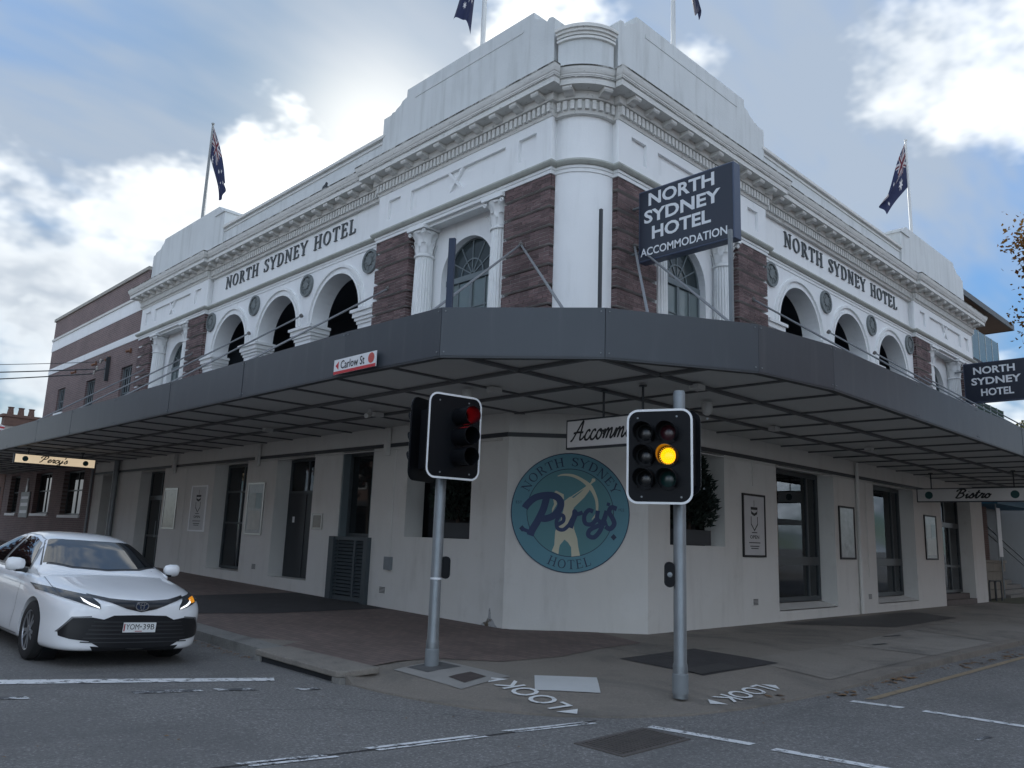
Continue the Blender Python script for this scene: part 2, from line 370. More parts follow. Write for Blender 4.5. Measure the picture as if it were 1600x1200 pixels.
SERIF = {   # glyph: (advance, straight strokes, curved strokes)
 'N': (.98, [st(.16, 0, .16, 1, TN), st(.16, .98, .78, .03, TK), st(.78, 0, .78, 1, TN)]+serif(.16, H0, .15)+serif(.1, H1, .1)+serif(.78, H1, .15), []),
 'O': (.98, [], [ell(.47, .5, .37, .46, 0, 360, n=30)]),
 'R': (.92, [st(.22, 0, .22, 1, TK), st(.45, .5, .80, .02, TK*.95)]+serif(.22, H0)+serif(.16, H1, .1)+serif(.84, H0, .09), [[(.22, .955, TN), (.42, .96, TN)]+ell(.42, .72, .20, .235, 88, -88)+[(.42, .485, TN), (.22, .49, TN)]]),
 'T': (.84, [st(.42, 0, .42, .97, TK), st(.04, .955, .80, .955, TN), st(.06, .97, .045, .74, SF), st(.78, .97, .795, .74, SF)]+serif(.42, H0), []),
 'H': (1.0, [st(.2, 0, .2, 1, TK), st(.78, 0, .78, 1, TK), st(.2, .51, .78, .51, TN)]+serif(.2, H0)+serif(.2, H1)+serif(.78, H0)+serif(.78, H1), []),
 'S': (.72, [st(.60, .98, .61, .72, SF), st(.08, .02, .07, .30, SF)], [smooth_pts([(.60, .78, .06), (.50, .92, TN), (.34, .955, TN), (.16, .86, .12), (.17, .68, .16), (.36, .54, TK), (.55, .40, TK), (.60, .22, .14), (.48, .07, TN), (.30, .045, TN), (.14, .12, TN), (.08, .26, .06)], 5)]),
 'Y': (.90, [st(.06, .98, .44, .45, TK), st(.80, .98, .44, .45, TN), st(.44, 0, .44, .48, TK)]+serif(.44, H0)+serif(.1, H1, .13)+serif(.80, H1, .11), []),
 'D': (.98, [st(.2, 0, .2, 1, TK)]+serif(.14, H0, .1)+serif(.14, H1, .1), [[(.2, .96, TN), (.4, .962, TN)]+ell(.42, .5, .40, .462, 90, -90)+[(.4, .038, TN), (.2, .04, TN)]]),
 'E': (.80, [st(.2, 0, .2, 1, TK), st(.2, .957, .66, .957, TN), st(.2, .52, .54, .52, TN), st(.2, .043, .70, .043, TN), st(.66, .98, .67, .76, SF), st(.70, .02, .73, .27, SF), st(.54, .42, .54, .62, SF)]+serif(.13, H0, .1)+serif(.13, H1, .1), []),
 'L': (.76, [st(.2, 0, .2, 1, TK), st(.2, .043, .66, .043, TN), st(.66, .02, .70, .28, SF)]+serif(.2, H1)+serif(.13, H0, .1), []),
 ' ': (.55, [], [])}
# brush script, monoline; coordinates in x-height = .5 units
SCRIPT = {
 'P': (.86, [[(.10, .62), (.02, .74), (.12, .92), (.40, 1.02), (.66, .96), (.74, .78), (.62, .56), (.40, .46), (.30, .50)], [(.44, .96), (.36, .60), (.24, .20), (.12, -.02), (.06, .06)]]),
 'B': (.84, [[(.08, .74), (.08, .90), (.34, 1.02), (.62, .96), (.66, .78), (.48, .60), (.32, .56), (.56, .52), (.66, .30), (.50, .06), (.24, .0), (.10, .12)], [(.36, .98), (.26, .5), (.16, .06)]]),
 'A': (.92, [[(.02, .02), (.12, .02), (.36, .50), (.62, 1.0), (.62, .5), (.64, .06), (.78, .06), (.92, .22)], [(.12, .38), (.40, .42), (.78, .40)]]),
 'e': (.42, [[(.0, .20), (.14, .22), (.30, .34), (.28, .48), (.16, .48), (.07, .30), (.08, .10), (.20, .0), (.34, .08), (.44, .22)]]),
 'r': (.40, [[(.0, .20), (.10, .40), (.12, .54), (.22, .46), (.32, .46), (.24, .20), (.24, .04), (.34, .04), (.42, .20)]]),
 'c': (.38, [[(.30, .40), (.24, .50), (.12, .44), (.04, .22), (.08, .04), (.22, .0), (.32, .08), (.40, .22)]]),
 'y': (.50, [[(.0, .24), (.08, .48), (.10, .16), (.20, .04), (.34, .14), (.42, .48)], [(.44, .48), (.36, .10), (.26, -.30), (.12, -.44), (.04, -.30), (.18, -.12), (.40, .04), (.52, .22)]]),
 "'": (.16, [[(.10, .96), (.12, .86), (.06, .72)]]),
 's': (.40, [[(.0, .18), (.14, .38), (.20, .54), (.28, .36), (.30, .14), (.20, .0), (.06, .04), (.05, .14)], [(.26, .06), (.40, .20)]]),
 'o': (.46, [[(.22, .50), (.08, .38), (.05, .14), (.18, .0), (.32, .12), (.34, .36), (.22, .50), (.26, .40), (.46, .40)]]),
 'm': (.72, [[(.0, .22), (.08, .48), (.06, .02), (.14, .34), (.26, .50), (.30, .36), (.26, .02), (.34, .34), (.48, .50), (.52, .34), (.50, .08), (.58, .02), (.72, .22)]]),
 'n': (.52, [[(.0, .22), (.08, .48), (.06, .02), (.14, .34), (.28, .50), (.32, .34), (.30, .08), (.38, .02), (.52, .22)]]),
 'd': (.52, [[(.32, .42), (.20, .50), (.06, .34), (.06, .08), (.18, .0), (.32, .18), (.44, 1.0)], [(.44, 1.0), (.36, .30), (.36, .04), (.52, .20)]]),
 'a': (.50, [[(.32, .42), (.20, .50), (.06, .34), (.06, .08), (.18, .0), (.30, .14), (.36, .46)], [(.36, .48), (.33, .08), (.40, .0), (.50, .20)]]),
 't': (.34, [[(.0, .22), (.14, .60), (.20, .90), (.12, .30), (.14, .04), (.22, .0), (.34, .20)], [(.02, .60), (.34, .64)]]),
 'i': (.26, [[(.0, .22), (.08, .48), (.06, .12), (.12, .0), (.26, .20)], [(.12, .70), (.14, .74)]])}
def text_quads(kind, txt, w=.1, gap=0.0, slant=0.0):
    """returns (per-glyph list of stroke lists of quads, total advance)"""
    x = 0; out = []
    for ch in txt:
        if kind == 'serif':
            adv, S, Cv = SERIF[ch]; strokes = [ribbon([a, b], ww) for a, b, ww in S] + [ribbon(c, TN) for c in Cv]
        else:
            adv, Cv = SCRIPT[ch]; strokes = [ribbon(smooth_pts(c, 6), w) for c in Cv]
        out.append([[[Vector((p.x+x+slant*p.y, p.y)) for p in q] for q in s] for s in strokes]); x += adv+gap
    return out, x-gap
def strokes_mesh(strokes, fn, depth=0.0, eps=.0006):
    """fn(u, v, w) -> world point; w grows towards the viewer. depth 0 = flat ink, each stroke a hair above the last"""
    m = MB(); k = 0
    for s in strokes:
        k += 1; n = len(s)
        if depth == 0:
            for i, q in enumerate(s): m.add([fn(p.x, p.y, eps*(k+ (i/n))) for p in q], [(0, 1, 2, 3)])
        else:
            top = depth+eps*k
            L = [q[0] for q in s]+[s[-1][3]]; Rr = [q[1] for q in s]+[s[-1][2]]; c = len(L)
            v = [fn(p.x, p.y, top) for p in L]+[fn(p.x, p.y, top) for p in Rr]+[fn(p.x, p.y, 0) for p in L]+[fn(p.x, p.y, 0) for p in Rr]
            f = []
            for i in range(c-1): f += [(i, c+i, c+i+1, i+1), (i, i+1, 2*c+i+1, 2*c+i), (c+i, 3*c+i, 3*c+i+1, c+i+1)]
            f += [(0, 2*c, 3*c, c), (c-1, 2*c-1, 4*c-1, 3*c-1)]
            m.add(v, f)
    return m
def sans(name, txt, width, height, fn, material, parent, bold=.0, squash=None):
    """block letters from Blender's built-in face, fitted to width x height; fn(u, v, w) -> world"""
    cu = bpy.data.curves.new(name, 'FONT'); cu.body = txt; cu.offset = bold; cu.resolution_u = 3; cu.extrude = 0
    o = bpy.data.objects.new(name, cu); COL.objects.link(o)
    dg = bpy.context.evaluated_depsgraph_get(); me = bpy.data.meshes.new_from_object(o.evaluated_get(dg))
    bpy.data.objects.remove(o); bpy.data.curves.remove(cu)
    xs = [v.co.x for v in me.vertices]; ys = [v.co.y for v in me.vertices]
    x0, x1, y0, y1 = min(xs), max(xs), min(ys), max(ys)
    for v in me.vertices:
        v.co = fn((v.co.x-x0)/(x1-x0)*width, (v.co.y-y0)/(y1-y0)*height, .004)
    me.update()
    return link(name, me, material, parent)
# ------------------------------------------------------------------ ground, road, footpath
def sstep(x, a, b):
    t = min(1, max(0, (x-a)/(b-a))); return t*t*(3-2*t)
def slope(y): return .0165*max(0.0, min(y, 70.0)-2.0)            # the left street climbs gently
def road_z(x, y):
    return -.12 + slope(y) + .045*min(4.0, max(0.0, -4.8-x))*sstep(y, -5, 0)*(1-sstep(-x, 9, 14)*.9)
def structure(o): o['kind'] = 'structure'; return o
def lin(a, b, n): return [a+(b-a)*i/n for i in range(n+1)]
def grid_sheet(name, xs, ys, zf, m):
    b = MB(); nx = len(xs)
    b.add([(x, y, zf(x, y)) for y in ys for x in xs], [(j*nx+i, j*nx+i+1, (j+1)*nx+i+1, (j+1)*nx+i) for j in range(len(ys)-1) for i in range(nx-1)])
    return structure(b.build(name, m, smooth='all'))
xs = [-1500, -400, -120, -60, -30] + lin(-20, 4, 48) + [8, 15, 25, 40, 80, 200, 500, 1500]
ys = [-1500, -400, -120, -60, -30, -20, -14] + lin(-10, 8, 36) + [10, 13, 17, 22, 28, 36, 46, 58, 70, 120, 400, 1500]
GROUND = grid_sheet('road', xs, ys, road_z, ASPH)

KERB_LINE = [(-4.8, 62), (-4.8, 45), (-4.8, 30), (-4.8, 20), (-4.8, 12), (-4.8, 8), (-4.8, 5), (-4.8, 3), (-4.8, 1.45), (-4.83, .4), (-4.88, -.62), (-4.87, -.80),
             (-4.84, -1.3), (-4.72, -2.0), (-4.5, -2.62), (-4.12, -3.2), (-3.6, -3.65), (-2.9, -4.0), (-2.1, -4.17), (-1.2, -4.25), (-.4, -4.28), (.5, -4.28), (1.9, -4.26), (4, -4.24), (7, -4.22), (11, -4.2), (16, -4.2), (25, -4.2), (40, -4.2), (70, -4.2)]
WALL_LINE = [(.1, 62), (.1, 45), (.1, 30), (.1, 20), (.1, 12), (.1, 8), (.1, 5), (.1, 3.4), (.1, 2.6), (.1, 2.2), (.15, 1.95), (.2, 1.85),
             (.3, 1.72), (.45, 1.55), (.6, 1.4), (.8, 1.2), (1.0, 1.0), (1.2, .8), (1.4, .6), (1.55, .45), (1.75, .3), (1.95, .15), (2.6, .1), (4.3, .1), (7, .1), (11, .1), (16, .1), (25, .1), (40, .1), (70, .1)]
def kerb_h(i):
    x, y = KERB_LINE[i]
    if i <= 10: return .125
    if i <= 20: return .022
    return .022 + .075*sstep(x, -.4, 3.5)
def foot_z(i, v, width):
    x, y = KERB_LINE[i]
    e = road_z(x, y) + kerb_h(i); wx, wy = WALL_LINE[i]
    yy = y+(wy-y)*v
    return e + (slope(yy)-e)*sstep(v*width, 0, 1.5)
def make_footpath():
    b = MB(); V = [0.0, .03, .07, .12, .18, .25, .34, .5, .75, 1.0]; n = len(V); vv = []
    for i, (k, w) in enumerate(zip(KERB_LINE, WALL_LINE)):
        wd = math.hypot(w[0]-k[0], w[1]-k[1])
        for v in V: vv.append((k[0]+(w[0]-k[0])*v, k[1]+(w[1]-k[1])*v, foot_z(i, v, wd)))
    m = len(KERB_LINE)
    b.add(vv, [(i*n+j, i*n+j+1, (i+1)*n+j+1, (i+1)*n+j) for i in range(m-1) for j in range(n-1)])
    # kerb face
    b.add([(k[0], k[1], road_z(*k)-.1) for k in KERB_LINE]+[vv[i*n] for i in range(m)], [(i, i+1, m+i+1, m+i) for i in range(m-1)])
    return structure(b.build('footpath', CONC, smooth=True))
FOOT = make_footpath()
def sheet(name, poly, zf, m, parent, dz=.005, cut=1):
    """thin sheet laid on the ground, its top dz above zf, subdivided along the first edge"""
    b = MB(); n = len(poly)
    if n == 4 and cut > 1:
        a, bb, c, d = [Vector(p) for p in poly]; v = []
        for i in range(cut+1):
            t = i/cut; p = a.lerp(bb, t); q = d.lerp(c, t)
            for r in (p, q): v.append((r.x, r.y, zf(r.x, r.y)+dz))
        b.add(v, [(2*i, 2*i+2, 2*i+3, 2*i+1) for i in range(cut)])
    else: b.add([(x, y, zf(x, y)+dz) for x, y in poly], [tuple(range(n))])
    return b.build(name, m, parent)
FZ = lambda x, y: slope(y)
# brick paving on the left footpath, its edge as the photo shows it
pv = MB()
rows = [62, 45, 30, 20, 12, 8, 5, 3, 2, 1.4]
pv.add([p for y in rows for p in ((-4.4, y, slope(y)+.006), (.05, y, slope(y)+.006))], [(2*i, 2*i+1, 2*i+3, 2*i+2) for i in range(len(rows)-1)])
ed = [(-4.4, 1.4), (-4.4, -.40), (-3.82, -.22), (-3.25, -.30), (-2.7, -.95), (-1.6, -1.05), (-.6, -.82), (.70, -.70), (1.2, .60), (.6, 1.2), (.05, 1.4)]
pv.add([(x, y, .006) for x, y in ed], [tuple(range(len(ed)))])
pv.build('brick_paving', PAVE, FOOT)
# dark bitumen strips in the brick paving near the doors
sheet('bitumen_strip', [(-4.35, 8.8), (-2.7, 5.3), (-.05, 5.3), (-.05, 9.0)], FZ, BITU, FOOT, .012, 3)
sheet('bitumen_strip', [(-4.35, 8.8), (-4.35, 5.9), (-2.7, 5.3), (-2.72, 5.36)], FZ, BITU, FOOT, .013, 3)
# kerb stones along the left street and the stone lintel of the storm drain
for i in range(22):
    y0 = 1.55+i*1.5
    b = MB(); z0, z1 = slope(y0), slope(y0+1.48)
    b.add([(-4.82, y0, -.3), (-4.42, y0, -.3), (-4.42, y0+1.48, -.3), (-4.82, y0+1.48, -.3), (-4.80, y0, z0+.012), (-4.42, y0, z0+.012), (-4.42, y0+1.48, z1+.012), (-4.80, y0+1.48, z1+.012)],
          [(0, 1, 2, 3), (4, 5, 6, 7), (0, 1, 5, 4), (1, 2, 6, 5), (2, 3, 7, 6), (3, 0, 4, 7)])
    b.build('kerb_stone', KERB, FOOT)
b = MB(); b.prism([(-4.93, 1.45), (-4.97, -.60), (-4.86, -.66), (-4.38, -.62), (-4.40, 1.48)], -.045, .03, lambda u, w, h: (u, w, h))
ln = b.build('drain_lintel', CONCL, FOOT)
md = ln.modifiers.new('bevel', 'BEVEL'); md.width = .015; md.segments = 2
b = MB(); b.box(-4.905, -4.70, -.55, 1.35, -.16, -.046); b.build('drain_mouth', DARK, FOOT)
b = MB(); b.box(-4.96, -4.84, -.66, -.50, -.2, -.046); b.build('drain_cheek', KERB, FOOT)
b = MB(); b.box(-4.93, -4.84, 1.30, 1.46, -.2, -.046); b.build('drain_cheek', KERB, FOOT)
# footpath slabs, patches, covers (right footpath and corner)
def zramp(x, y):
    # height of the footpath sheet under a point near the corner, by sampling the built mesh
    hit = FBVH.ray_cast(Vector((x, y, 2)), Vector((0, 0, -1)))
    return hit[0].z if hit[0] else 0.0
def bvh_of(o):
    return BVHTree.FromPolygons([v.co for v in o.data.vertices], [tuple(p.vertices) for p in o.data.polygons])
FBVH = bvh_of(FOOT); RBVH = bvh_of(GROUND)
def zroad(x, y):
    hit = RBVH.ray_cast(Vector((x, y, 2)), Vector((0, 0, -1))); return hit[0].z if hit[0] else road_z(x, y)
def dense_sheet(name, poly, zf, m, parent, dz=.006, nu=8, nv=3):
    a, bb, c, d = [Vector(p) for p in poly]; b = MB(); v = []
    for j in range(nv+1):
        for i in range(nu+1):
            p = a.lerp(bb, i/nu); q = d.lerp(c, i/nu); r = p.lerp(q, j/nv); v.append((r.x, r.y, zf(r.x, r.y)+dz))
    b.add(v, [(j*(nu+1)+i, j*(nu+1)+i+1, (j+1)*(nu+1)+i+1, (j+1)*(nu+1)+i) for j in range(nv) for i in range(nu)])
    return b.build(name, m, parent)
dense_sheet('bitumen_patch', [(-1.05, -1.62), (.88, -1.58), (.72, -3.08), (-1.22, -3.08)], zramp, BITU, FOOT, .008)
dense_sheet('bitumen_patch', [(-1.15, -2.68), (-.15, -2.66), (-.2, -3.03), (-1.2, -3.04)], zramp, mat('newer_bitumen', (.055, .052, .05), .9, .3, 4.0, .4, 60), FOOT, .013)
for q, m in (([(.35, -2.62), (3.75, -2.66), (3.95, -4.02), (.40, -3.95)], CONCL), ([(3.80, -2.62), (7.9, -2.3), (7.3, -4.02), (4.0, -4.04)], mat('lighter_concrete_slab', (.275, .255, .225), .88, .12, 1.5, .3, 70, extra=concrete_extra)),
             ([(7.98, -2.28), (12.4, -2.2), (12.2, -4.0), (7.38, -4.02)], CONCL), ([(12.5, -2.2), (17.5, -2.2), (17.5, -3.9), (12.3, -4.0)], CONC)):
    dense_sheet('concrete_slab', q, zramp, m, FOOT, .006, 10, 4)
STAIN = mat('wet_stained_concrete', (.075, .072, .068), .6, .25, 1.0, .2, 50)
dense_sheet('damp_patch', [(6.2, -.25), (13.5, -.35), (12.6, -1.75), (8.2, -1.9)], zramp, STAIN, FOOT, .004, 8, 4)
for k, x in enumerate((-.3, 2.6, 5.6, 8.8, 12, 15.5, 19)):       # sawn joints
    dense_sheet('slab_joint', [(x, -.1), (x+.02, -.1), (x+.02, -2.2 if x < 0 else -2.25), (x, -2.2 if x < 0 else -2.25)], zramp, DKTRIM, FOOT, .009, 1, 8)
for q in ([(4.3, -2.93), (4.75, -2.99), (4.72, -3.06), (4.27, -3.0)], [(5.9, -2.5), (6.5, -2.6), (6.46, -2.66), (5.88, -2.56)]):
    dense_sheet('valve_cover', q, zramp, DKTRIM, FOOT, .012, 2, 1)
dense_sheet('pit_surround', [(-4.12, -.55), (-3.30, -.50), (-3.36, -1.82), (-4.16, -1.86)], zramp, mat('pit_concrete', (.30, .29, .27), .88, .15, 3.0, .2, 60), FOOT, .008, 6, 6)
dense_sheet('pit_cover', [(-3.93, -1.36), (-3.56, -1.33), (-3.60, -1.66), (-3.97, -1.70)], zramp, mat('pit_cover_infill', (.07, .055, .05), .9, .2, 6.0), FOOT, .013, 3, 3)
dense_sheet('pole_grout', [(-3.95, -.58), (-3.42, -.58), (-3.42, -1.0), (-3.95, -1.0)], zramp, mat('dark_grout', (.10, .10, .098), .9, .3, 6.0), FOOT, .012, 3, 3)
dense_sheet('pale_pad', [(-3.08, -1.94), (-2.55, -2.46), (-3.10, -2.97), (-3.60, -2.45)], zramp, TACT, FOOT, .009, 6, 6)
# LOOK on the footpath, read from the building side
def look(o, ux, uy, size, length):
    o = Vector(o); ux = Vector(ux).normalized(); uy = Vector(uy).normalized()
    def fn(u, v, w):
        p = o+ux*u+uy*v; return (p.x, p.y, zramp(p.x, p.y)+.009+w)
    sans('look_lettering', 'LOOK', length, size, fn, PAINT2, FOOT, bold=.012)
    for s, x in ((-1, -.10), (1, length+.10)):
        b = MB(); b.add([fn(x, .02, 0), fn(x+s*.16, size*.5, 0), fn(x, size*.98, 0)], [(0, 1, 2)]); b.build('look_arrow', PAINT2, FOOT)
look((-3.72, -3.12), (.20, .98), (-.98, .20), .30, 1.12)
look((-.98, -3.66), (-1, -.06), (.06, -1), .27, 1.12)
# painted lines on the road
def line(name, poly, m, n=10, nv=1): return dense_sheet(name, poly, zroad, m, GROUND, .006, n, nv)
line('stop_line', [(-9.2, .98), (-5.42, .0), (-5.52, -.20), (-9.2, .68)], PAINT, 14, 2)
for a, bq in (((-9.3, .02), (-8.05, -.30)), ((-7.15, -.34), (-6.50, -.43)), ((-6.36, -.45), (-5.98, -.56)), ((-5.55, -.70), (-5.32, -.75))):
    line('worn_crossing_line', [a, bq, (bq[0], bq[1]-.13), (a[0], a[1]-.13)], PAINTW, 6)
for x0, x1, y0, y1 in ((-8.6, -7.9, -2.86, -2.98), (-7.35, -6.70, -3.04, -3.16), (-6.32, -5.28, -3.17, -3.31), (-4.95, -4.05, -3.33, -3.53)):
    line('crossing_dash', [(x0, y0), (x1, y1), (x1+.02, y1-.055), (x0+.02, y0-.055)], PAINT, 6)
    line('crossing_dash', [(x0+.05, y0-.085), (x1+.07, y1-.085), (x1+.08, y1-.13), (x0+.06, y0-.13)], PAINT, 6)
for x0, y0, y1 in ((-3.72, -4.03, -5.0), (-3.52, -5.2, -6.2)):
    line('crossing_dash', [(x0, y0), (x0+.2, y1), (x0+.31, y1), (x0+.11, y0)], PAINT, 6)
for x0, y0, y1 in ((-.66, -4.66, -5.19), (-.52, -5.4, -6.9)):
    line('crossing_dash', [(x0, y0), (x0+.12, y1), (x0+.24, y1), (x0+.12, y0)], PAINT, 6)
line('yellow_edge_line', [(-.35, -4.70), (30, -4.76), (30, -4.86), (-.25, -4.80)], PAINTY, 30)
for x0, y0 in ((4.6, -6.0), (4.2, -7.1), (-1.5, -6.2), (-7.9, -3.9), (-8.2, -5.2)):
    line('paint_fleck', [(x0, y0), (x0+.28, y0-.03), (x0+.27, y0-.09), (x0-.01, y0-.05)], PAINTW, 2)
# cracked seam through the dashes
line('sealed_seam', [(-9, -2.86), (-3.9, -3.565), (-3.9, -3.585), (-9, -2.885)], BITU, 20)
def crack(pts, w=.012, m=None):
    b = MB(); rnd = random.Random(len(pts)*7+int(pts[0][0]*10)); P = []
    for i in range(len(pts)-1):
        a, c = Vector(pts[i]), Vector(pts[i+1]); n = max(2, int((c-a).length/.12))
        for k in range(n): q = a.lerp(c, k/n); P.append((q.x+rnd.gauss(0, .02), q.y+rnd.gauss(0, .02), w*rnd.uniform(.4, 1.3)))
    P.append((*pts[-1], w*.3))
    for q in ribbon(P, w): b.add([(p.x, p.y, zroad(p.x, p.y)+.004) for p in q], [(0, 1, 2, 3)])
    b.build('crack', m or DARK, GROUND)
for pts in ([(-6.6, -1.5), (-5.6, -1.9), (-4.9, -2.6), (-4.7, -2.9)], [(-8.4, -4.2), (-7.2, -4.35), (-6.0, -4.1), (-5.2, -4.2)]): crack(pts, .007)
# drain grate in the road
gz = zroad(-4.25, -4.3)
g = thing('drain_grate', 'ribbed iron drain grate set in the asphalt in front of the corner kerb', 'drain grate', (-4.25, -4.3, gz))
IRON = mat('rusty_iron', (.14, .125, .115), .7, .3, 9.0, .2, 60, metal=.4)
b = MB(); b.box(-4.72, -3.80, -4.53, -4.06, gz-.05, gz+.004); b.build('pit', DARK, g)
for i in range(18):
    x = -4.70+i*.0515; b = MB(); b.box(x, x+.022, -4.51, -4.08, gz-.02, gz+.014); b.build('bar', IRON, g)
for (a0, a1, c0, c1) in ((-4.75, -3.77, -4.56, -4.515), (-4.75, -3.77, -4.075, -4.03), (-4.75, -4.71, -4.515, -4.075), (-3.785, -3.77, -4.515, -4.075)):
    b = MB(); b.box(a0, a1, c0, c1, gz-.03, gz+.010); b.build('frame', IRON, g)
# leaf litter in the gutters
LEAFM = mat('fallen_leaf', (.20, .12, .06), .8, .5, 30.0)
def litter():
    rnd = random.Random(3); b = MB()
    def leaf(x, y, z, s):
        a = rnd.random()*6.3; t = rnd.uniform(-.4, .4); ca, sa = math.cos(a), math.sin(a)
        P = [(-.5, 0, 0), (0, .28, .12*t+.1), (.5, 0, .05), (0, -.28, .1-.12*t)]
        b.add([(x+s*(u*ca-v*sa), y+s*(u*sa+v*ca), z+.006+s*abs(w)) for u, v, w in P], [(0, 1, 2), (0, 2, 3)])
    for i in range(420):
        y = rnd.uniform(1.6, 9); x = -4.86-abs(rnd.gauss(0, .10)); leaf(x, y, zroad(x, y), rnd.uniform(.02, .06))
    for i in range(120):
        x = rnd.uniform(-.8, 16); y = -4.33-abs(rnd.gauss(0, .14)); leaf(x, y, zroad(x, y), rnd.uniform(.03, .09))
    for (x, y, n, sp) in ((-.2, -4.42, 8, .2), (1.6, -4.4, 14, .25), (4.5, -4.5, 10, .5), (6, -4.6, 10, .5), (-1.3, -4.05, 4, .1)):
        for i in range(n):
            xx = x+rnd.gauss(0, sp); yy = y+rnd.gauss(0, .06); leaf(xx, yy, max(zroad(xx, yy), zramp(xx, yy) if yy > -4.2 else -1), rnd.uniform(.08, .16))
    for i in range(60):
        x = rnd.uniform(-9, 6); y = rnd.uniform(-7, -1); on = not (x > -4.7 and y > -4.2); leaf(x, y, zroad(x, y) if on else zramp(x, y), rnd.uniform(.02, .05))
    o = b.build('leaf_litter', LEAFM, kind='stuff'); tag(o, 'dry brown leaves lying along the gutters', 'leaves'); return o
litter()
# ------------------------------------------------------------------ the hotel
HOTEL = thing('hotel', 'white two storey corner hotel with brown brick piers, arches and a grey street awning', 'hotel')
def wall_cells(b, s0, s1, z0, z1, d0, d1, holes):
    S = sorted({s0, s1, *[min(max(h[i], s0), s1) for h in holes for i in (0, 1)]}); Z = sorted({z0, z1, *[min(max(h[i], z0), z1) for h in holes for i in (2, 3)]})
    for i in range(len(S)-1):
        run = None
        for j in range(len(Z)-1):
            cs, cz = (S[i]+S[i+1])/2, (Z[j]+Z[j+1])/2
            solid = not any(h[0] < cs < h[1] and h[2] < cz < h[3] for h in holes)
            if solid: run = [Z[j], Z[j+1]] if run is None else [run[0], Z[j+1]]
            if (not solid or j == len(Z)-2) and run: b.box(S[i], S[i+1], d0, d1, *run); run = None
ZT = 3.46
L_OPEN = [(2.84, 4.91, 1.55, ZT), (6.2, 7.48, -1, ZT), (8.72, 10.62, .42, ZT), (12.3, 14.38, .44, ZT), (18.2, 20.35, -1, ZT), (22.8, 24.3, -1, ZT)]
R_OPEN = [(2.53, 4.48, 1.58, ZT), (6.70, 9.66, .24, ZT), (12.15, 15.10, .24, ZT), (17.46, 20.40, -1, ZT)]
b = MB(TL); wall_cells(b, 1.84, 25.3, -.4, 3.95, 0, .48, L_OPEN); b.build('ground_wall', GWALL, HOTEL)
b = MB(TRG); wall_cells(b, 1.84, 21.7, -.4, 3.95, 0, .48, R_OPEN); b.build('ground_wall', GWALL, HOTEL)
b = MB(); b.add([(0, 1.84, -.4), (1.84, 0, -.4), (2.3, .48, -.4), (.48, 2.3, -.4), (0, 1.84, 3.95), (1.84, 0, 3.95), (2.3, .48, 3.95), (.48, 2.3, 3.95)],
                [(0, 1, 2, 3), (4, 5, 6, 7), (0, 1, 5, 4), (2, 3, 7, 6)])
b.build('corner_wall', GWALL, HOTEL)
# thin charcoal string course over the openings
b = MB(TL); b.box(1.84, 25.3, -.035, -.002, 3.465, 3.545); b.build('string_course', DKTRIM, HOTEL)
b = MB(TRG); b.box(1.84, 21.7, -.035, -.002, 3.465, 3.545); b.build('string_course', DKTRIM, HOTEL)
b = MB(); b.add([(-.035, 1.84, z) for z in (3.466, 3.544)]+[(1.84, -.035, z) for z in (3.466, 3.544)]+[(.1, 1.84, z) for z in (3.466, 3.544)]+[(1.84, .1, z) for z in (3.466, 3.544)], [(0, 2, 3, 1), (0, 4, 6, 2), (1, 3, 7, 5)])
b.build('string_course', DKTRIM, HOTEL)
# back of the ground floor rooms
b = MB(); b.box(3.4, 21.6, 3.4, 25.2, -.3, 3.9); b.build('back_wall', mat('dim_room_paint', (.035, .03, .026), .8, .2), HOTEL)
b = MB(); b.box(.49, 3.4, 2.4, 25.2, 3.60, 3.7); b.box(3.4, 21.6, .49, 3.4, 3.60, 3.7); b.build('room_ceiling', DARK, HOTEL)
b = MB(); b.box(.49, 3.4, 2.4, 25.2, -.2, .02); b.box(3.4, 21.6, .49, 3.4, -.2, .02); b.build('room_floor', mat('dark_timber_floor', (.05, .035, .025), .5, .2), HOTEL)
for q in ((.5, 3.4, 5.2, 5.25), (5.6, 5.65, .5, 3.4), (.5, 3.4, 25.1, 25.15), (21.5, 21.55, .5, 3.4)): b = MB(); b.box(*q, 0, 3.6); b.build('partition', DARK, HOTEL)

def sash_window(T, s0, s1, z0, z1, d, bars_v=(), bars_h=(), frame=.07, fm=None, gm=None, depth=.07, parent=HOTEL, name='window'):
    """frame (part) with one pane per light (sub-parts)"""
    fm = fm or DKFRAME; gm = gm or GLASS
    b = MB(T); f = frame
    b.box(s0, s1, d, d+depth, z0, z0+f); b.box(s0, s1, d, d+depth, z1-f, z1); b.box(s0, s0+f, d, d+depth, z0+f, z1-f); b.box(s1-f, s1, d, d+depth, z0+f, z1-f)
    V = [s0+f]; 
    for v in bars_v: b.box(v-f*.35, v+f*.35, d+.004, d+depth-.004, z0+f, z1-f); V += [v-f*.35, v+f*.35]
    V.append(s1-f); H = [z0+f]
    for h in bars_h: b.box(s0+f, s1-f, d+.008, d+depth-.008, h-f*.4, h+f*.4); H += [h-f*.4, h+f*.4]
    H.append(z1-f)
    w = b.build(name, fm, parent)
    for i in range(0, len(V), 2):
        for j in range(0, len(H), 2):
            p = MB(T); p.box(V[i], V[i+1], d+depth*.5, d+depth*.5+.008, H[j], H[j+1]); p.build('pane', gm, w)
    return w
def recess(T, s0, s1, z0, z1, dd=.48):
    b = MB(T); b.box(s0-.05, s1+.05, dd+.12, dd+.16, max(z0, -.3), z1+.05); b.build('recess_back', DARK, HOTEL)
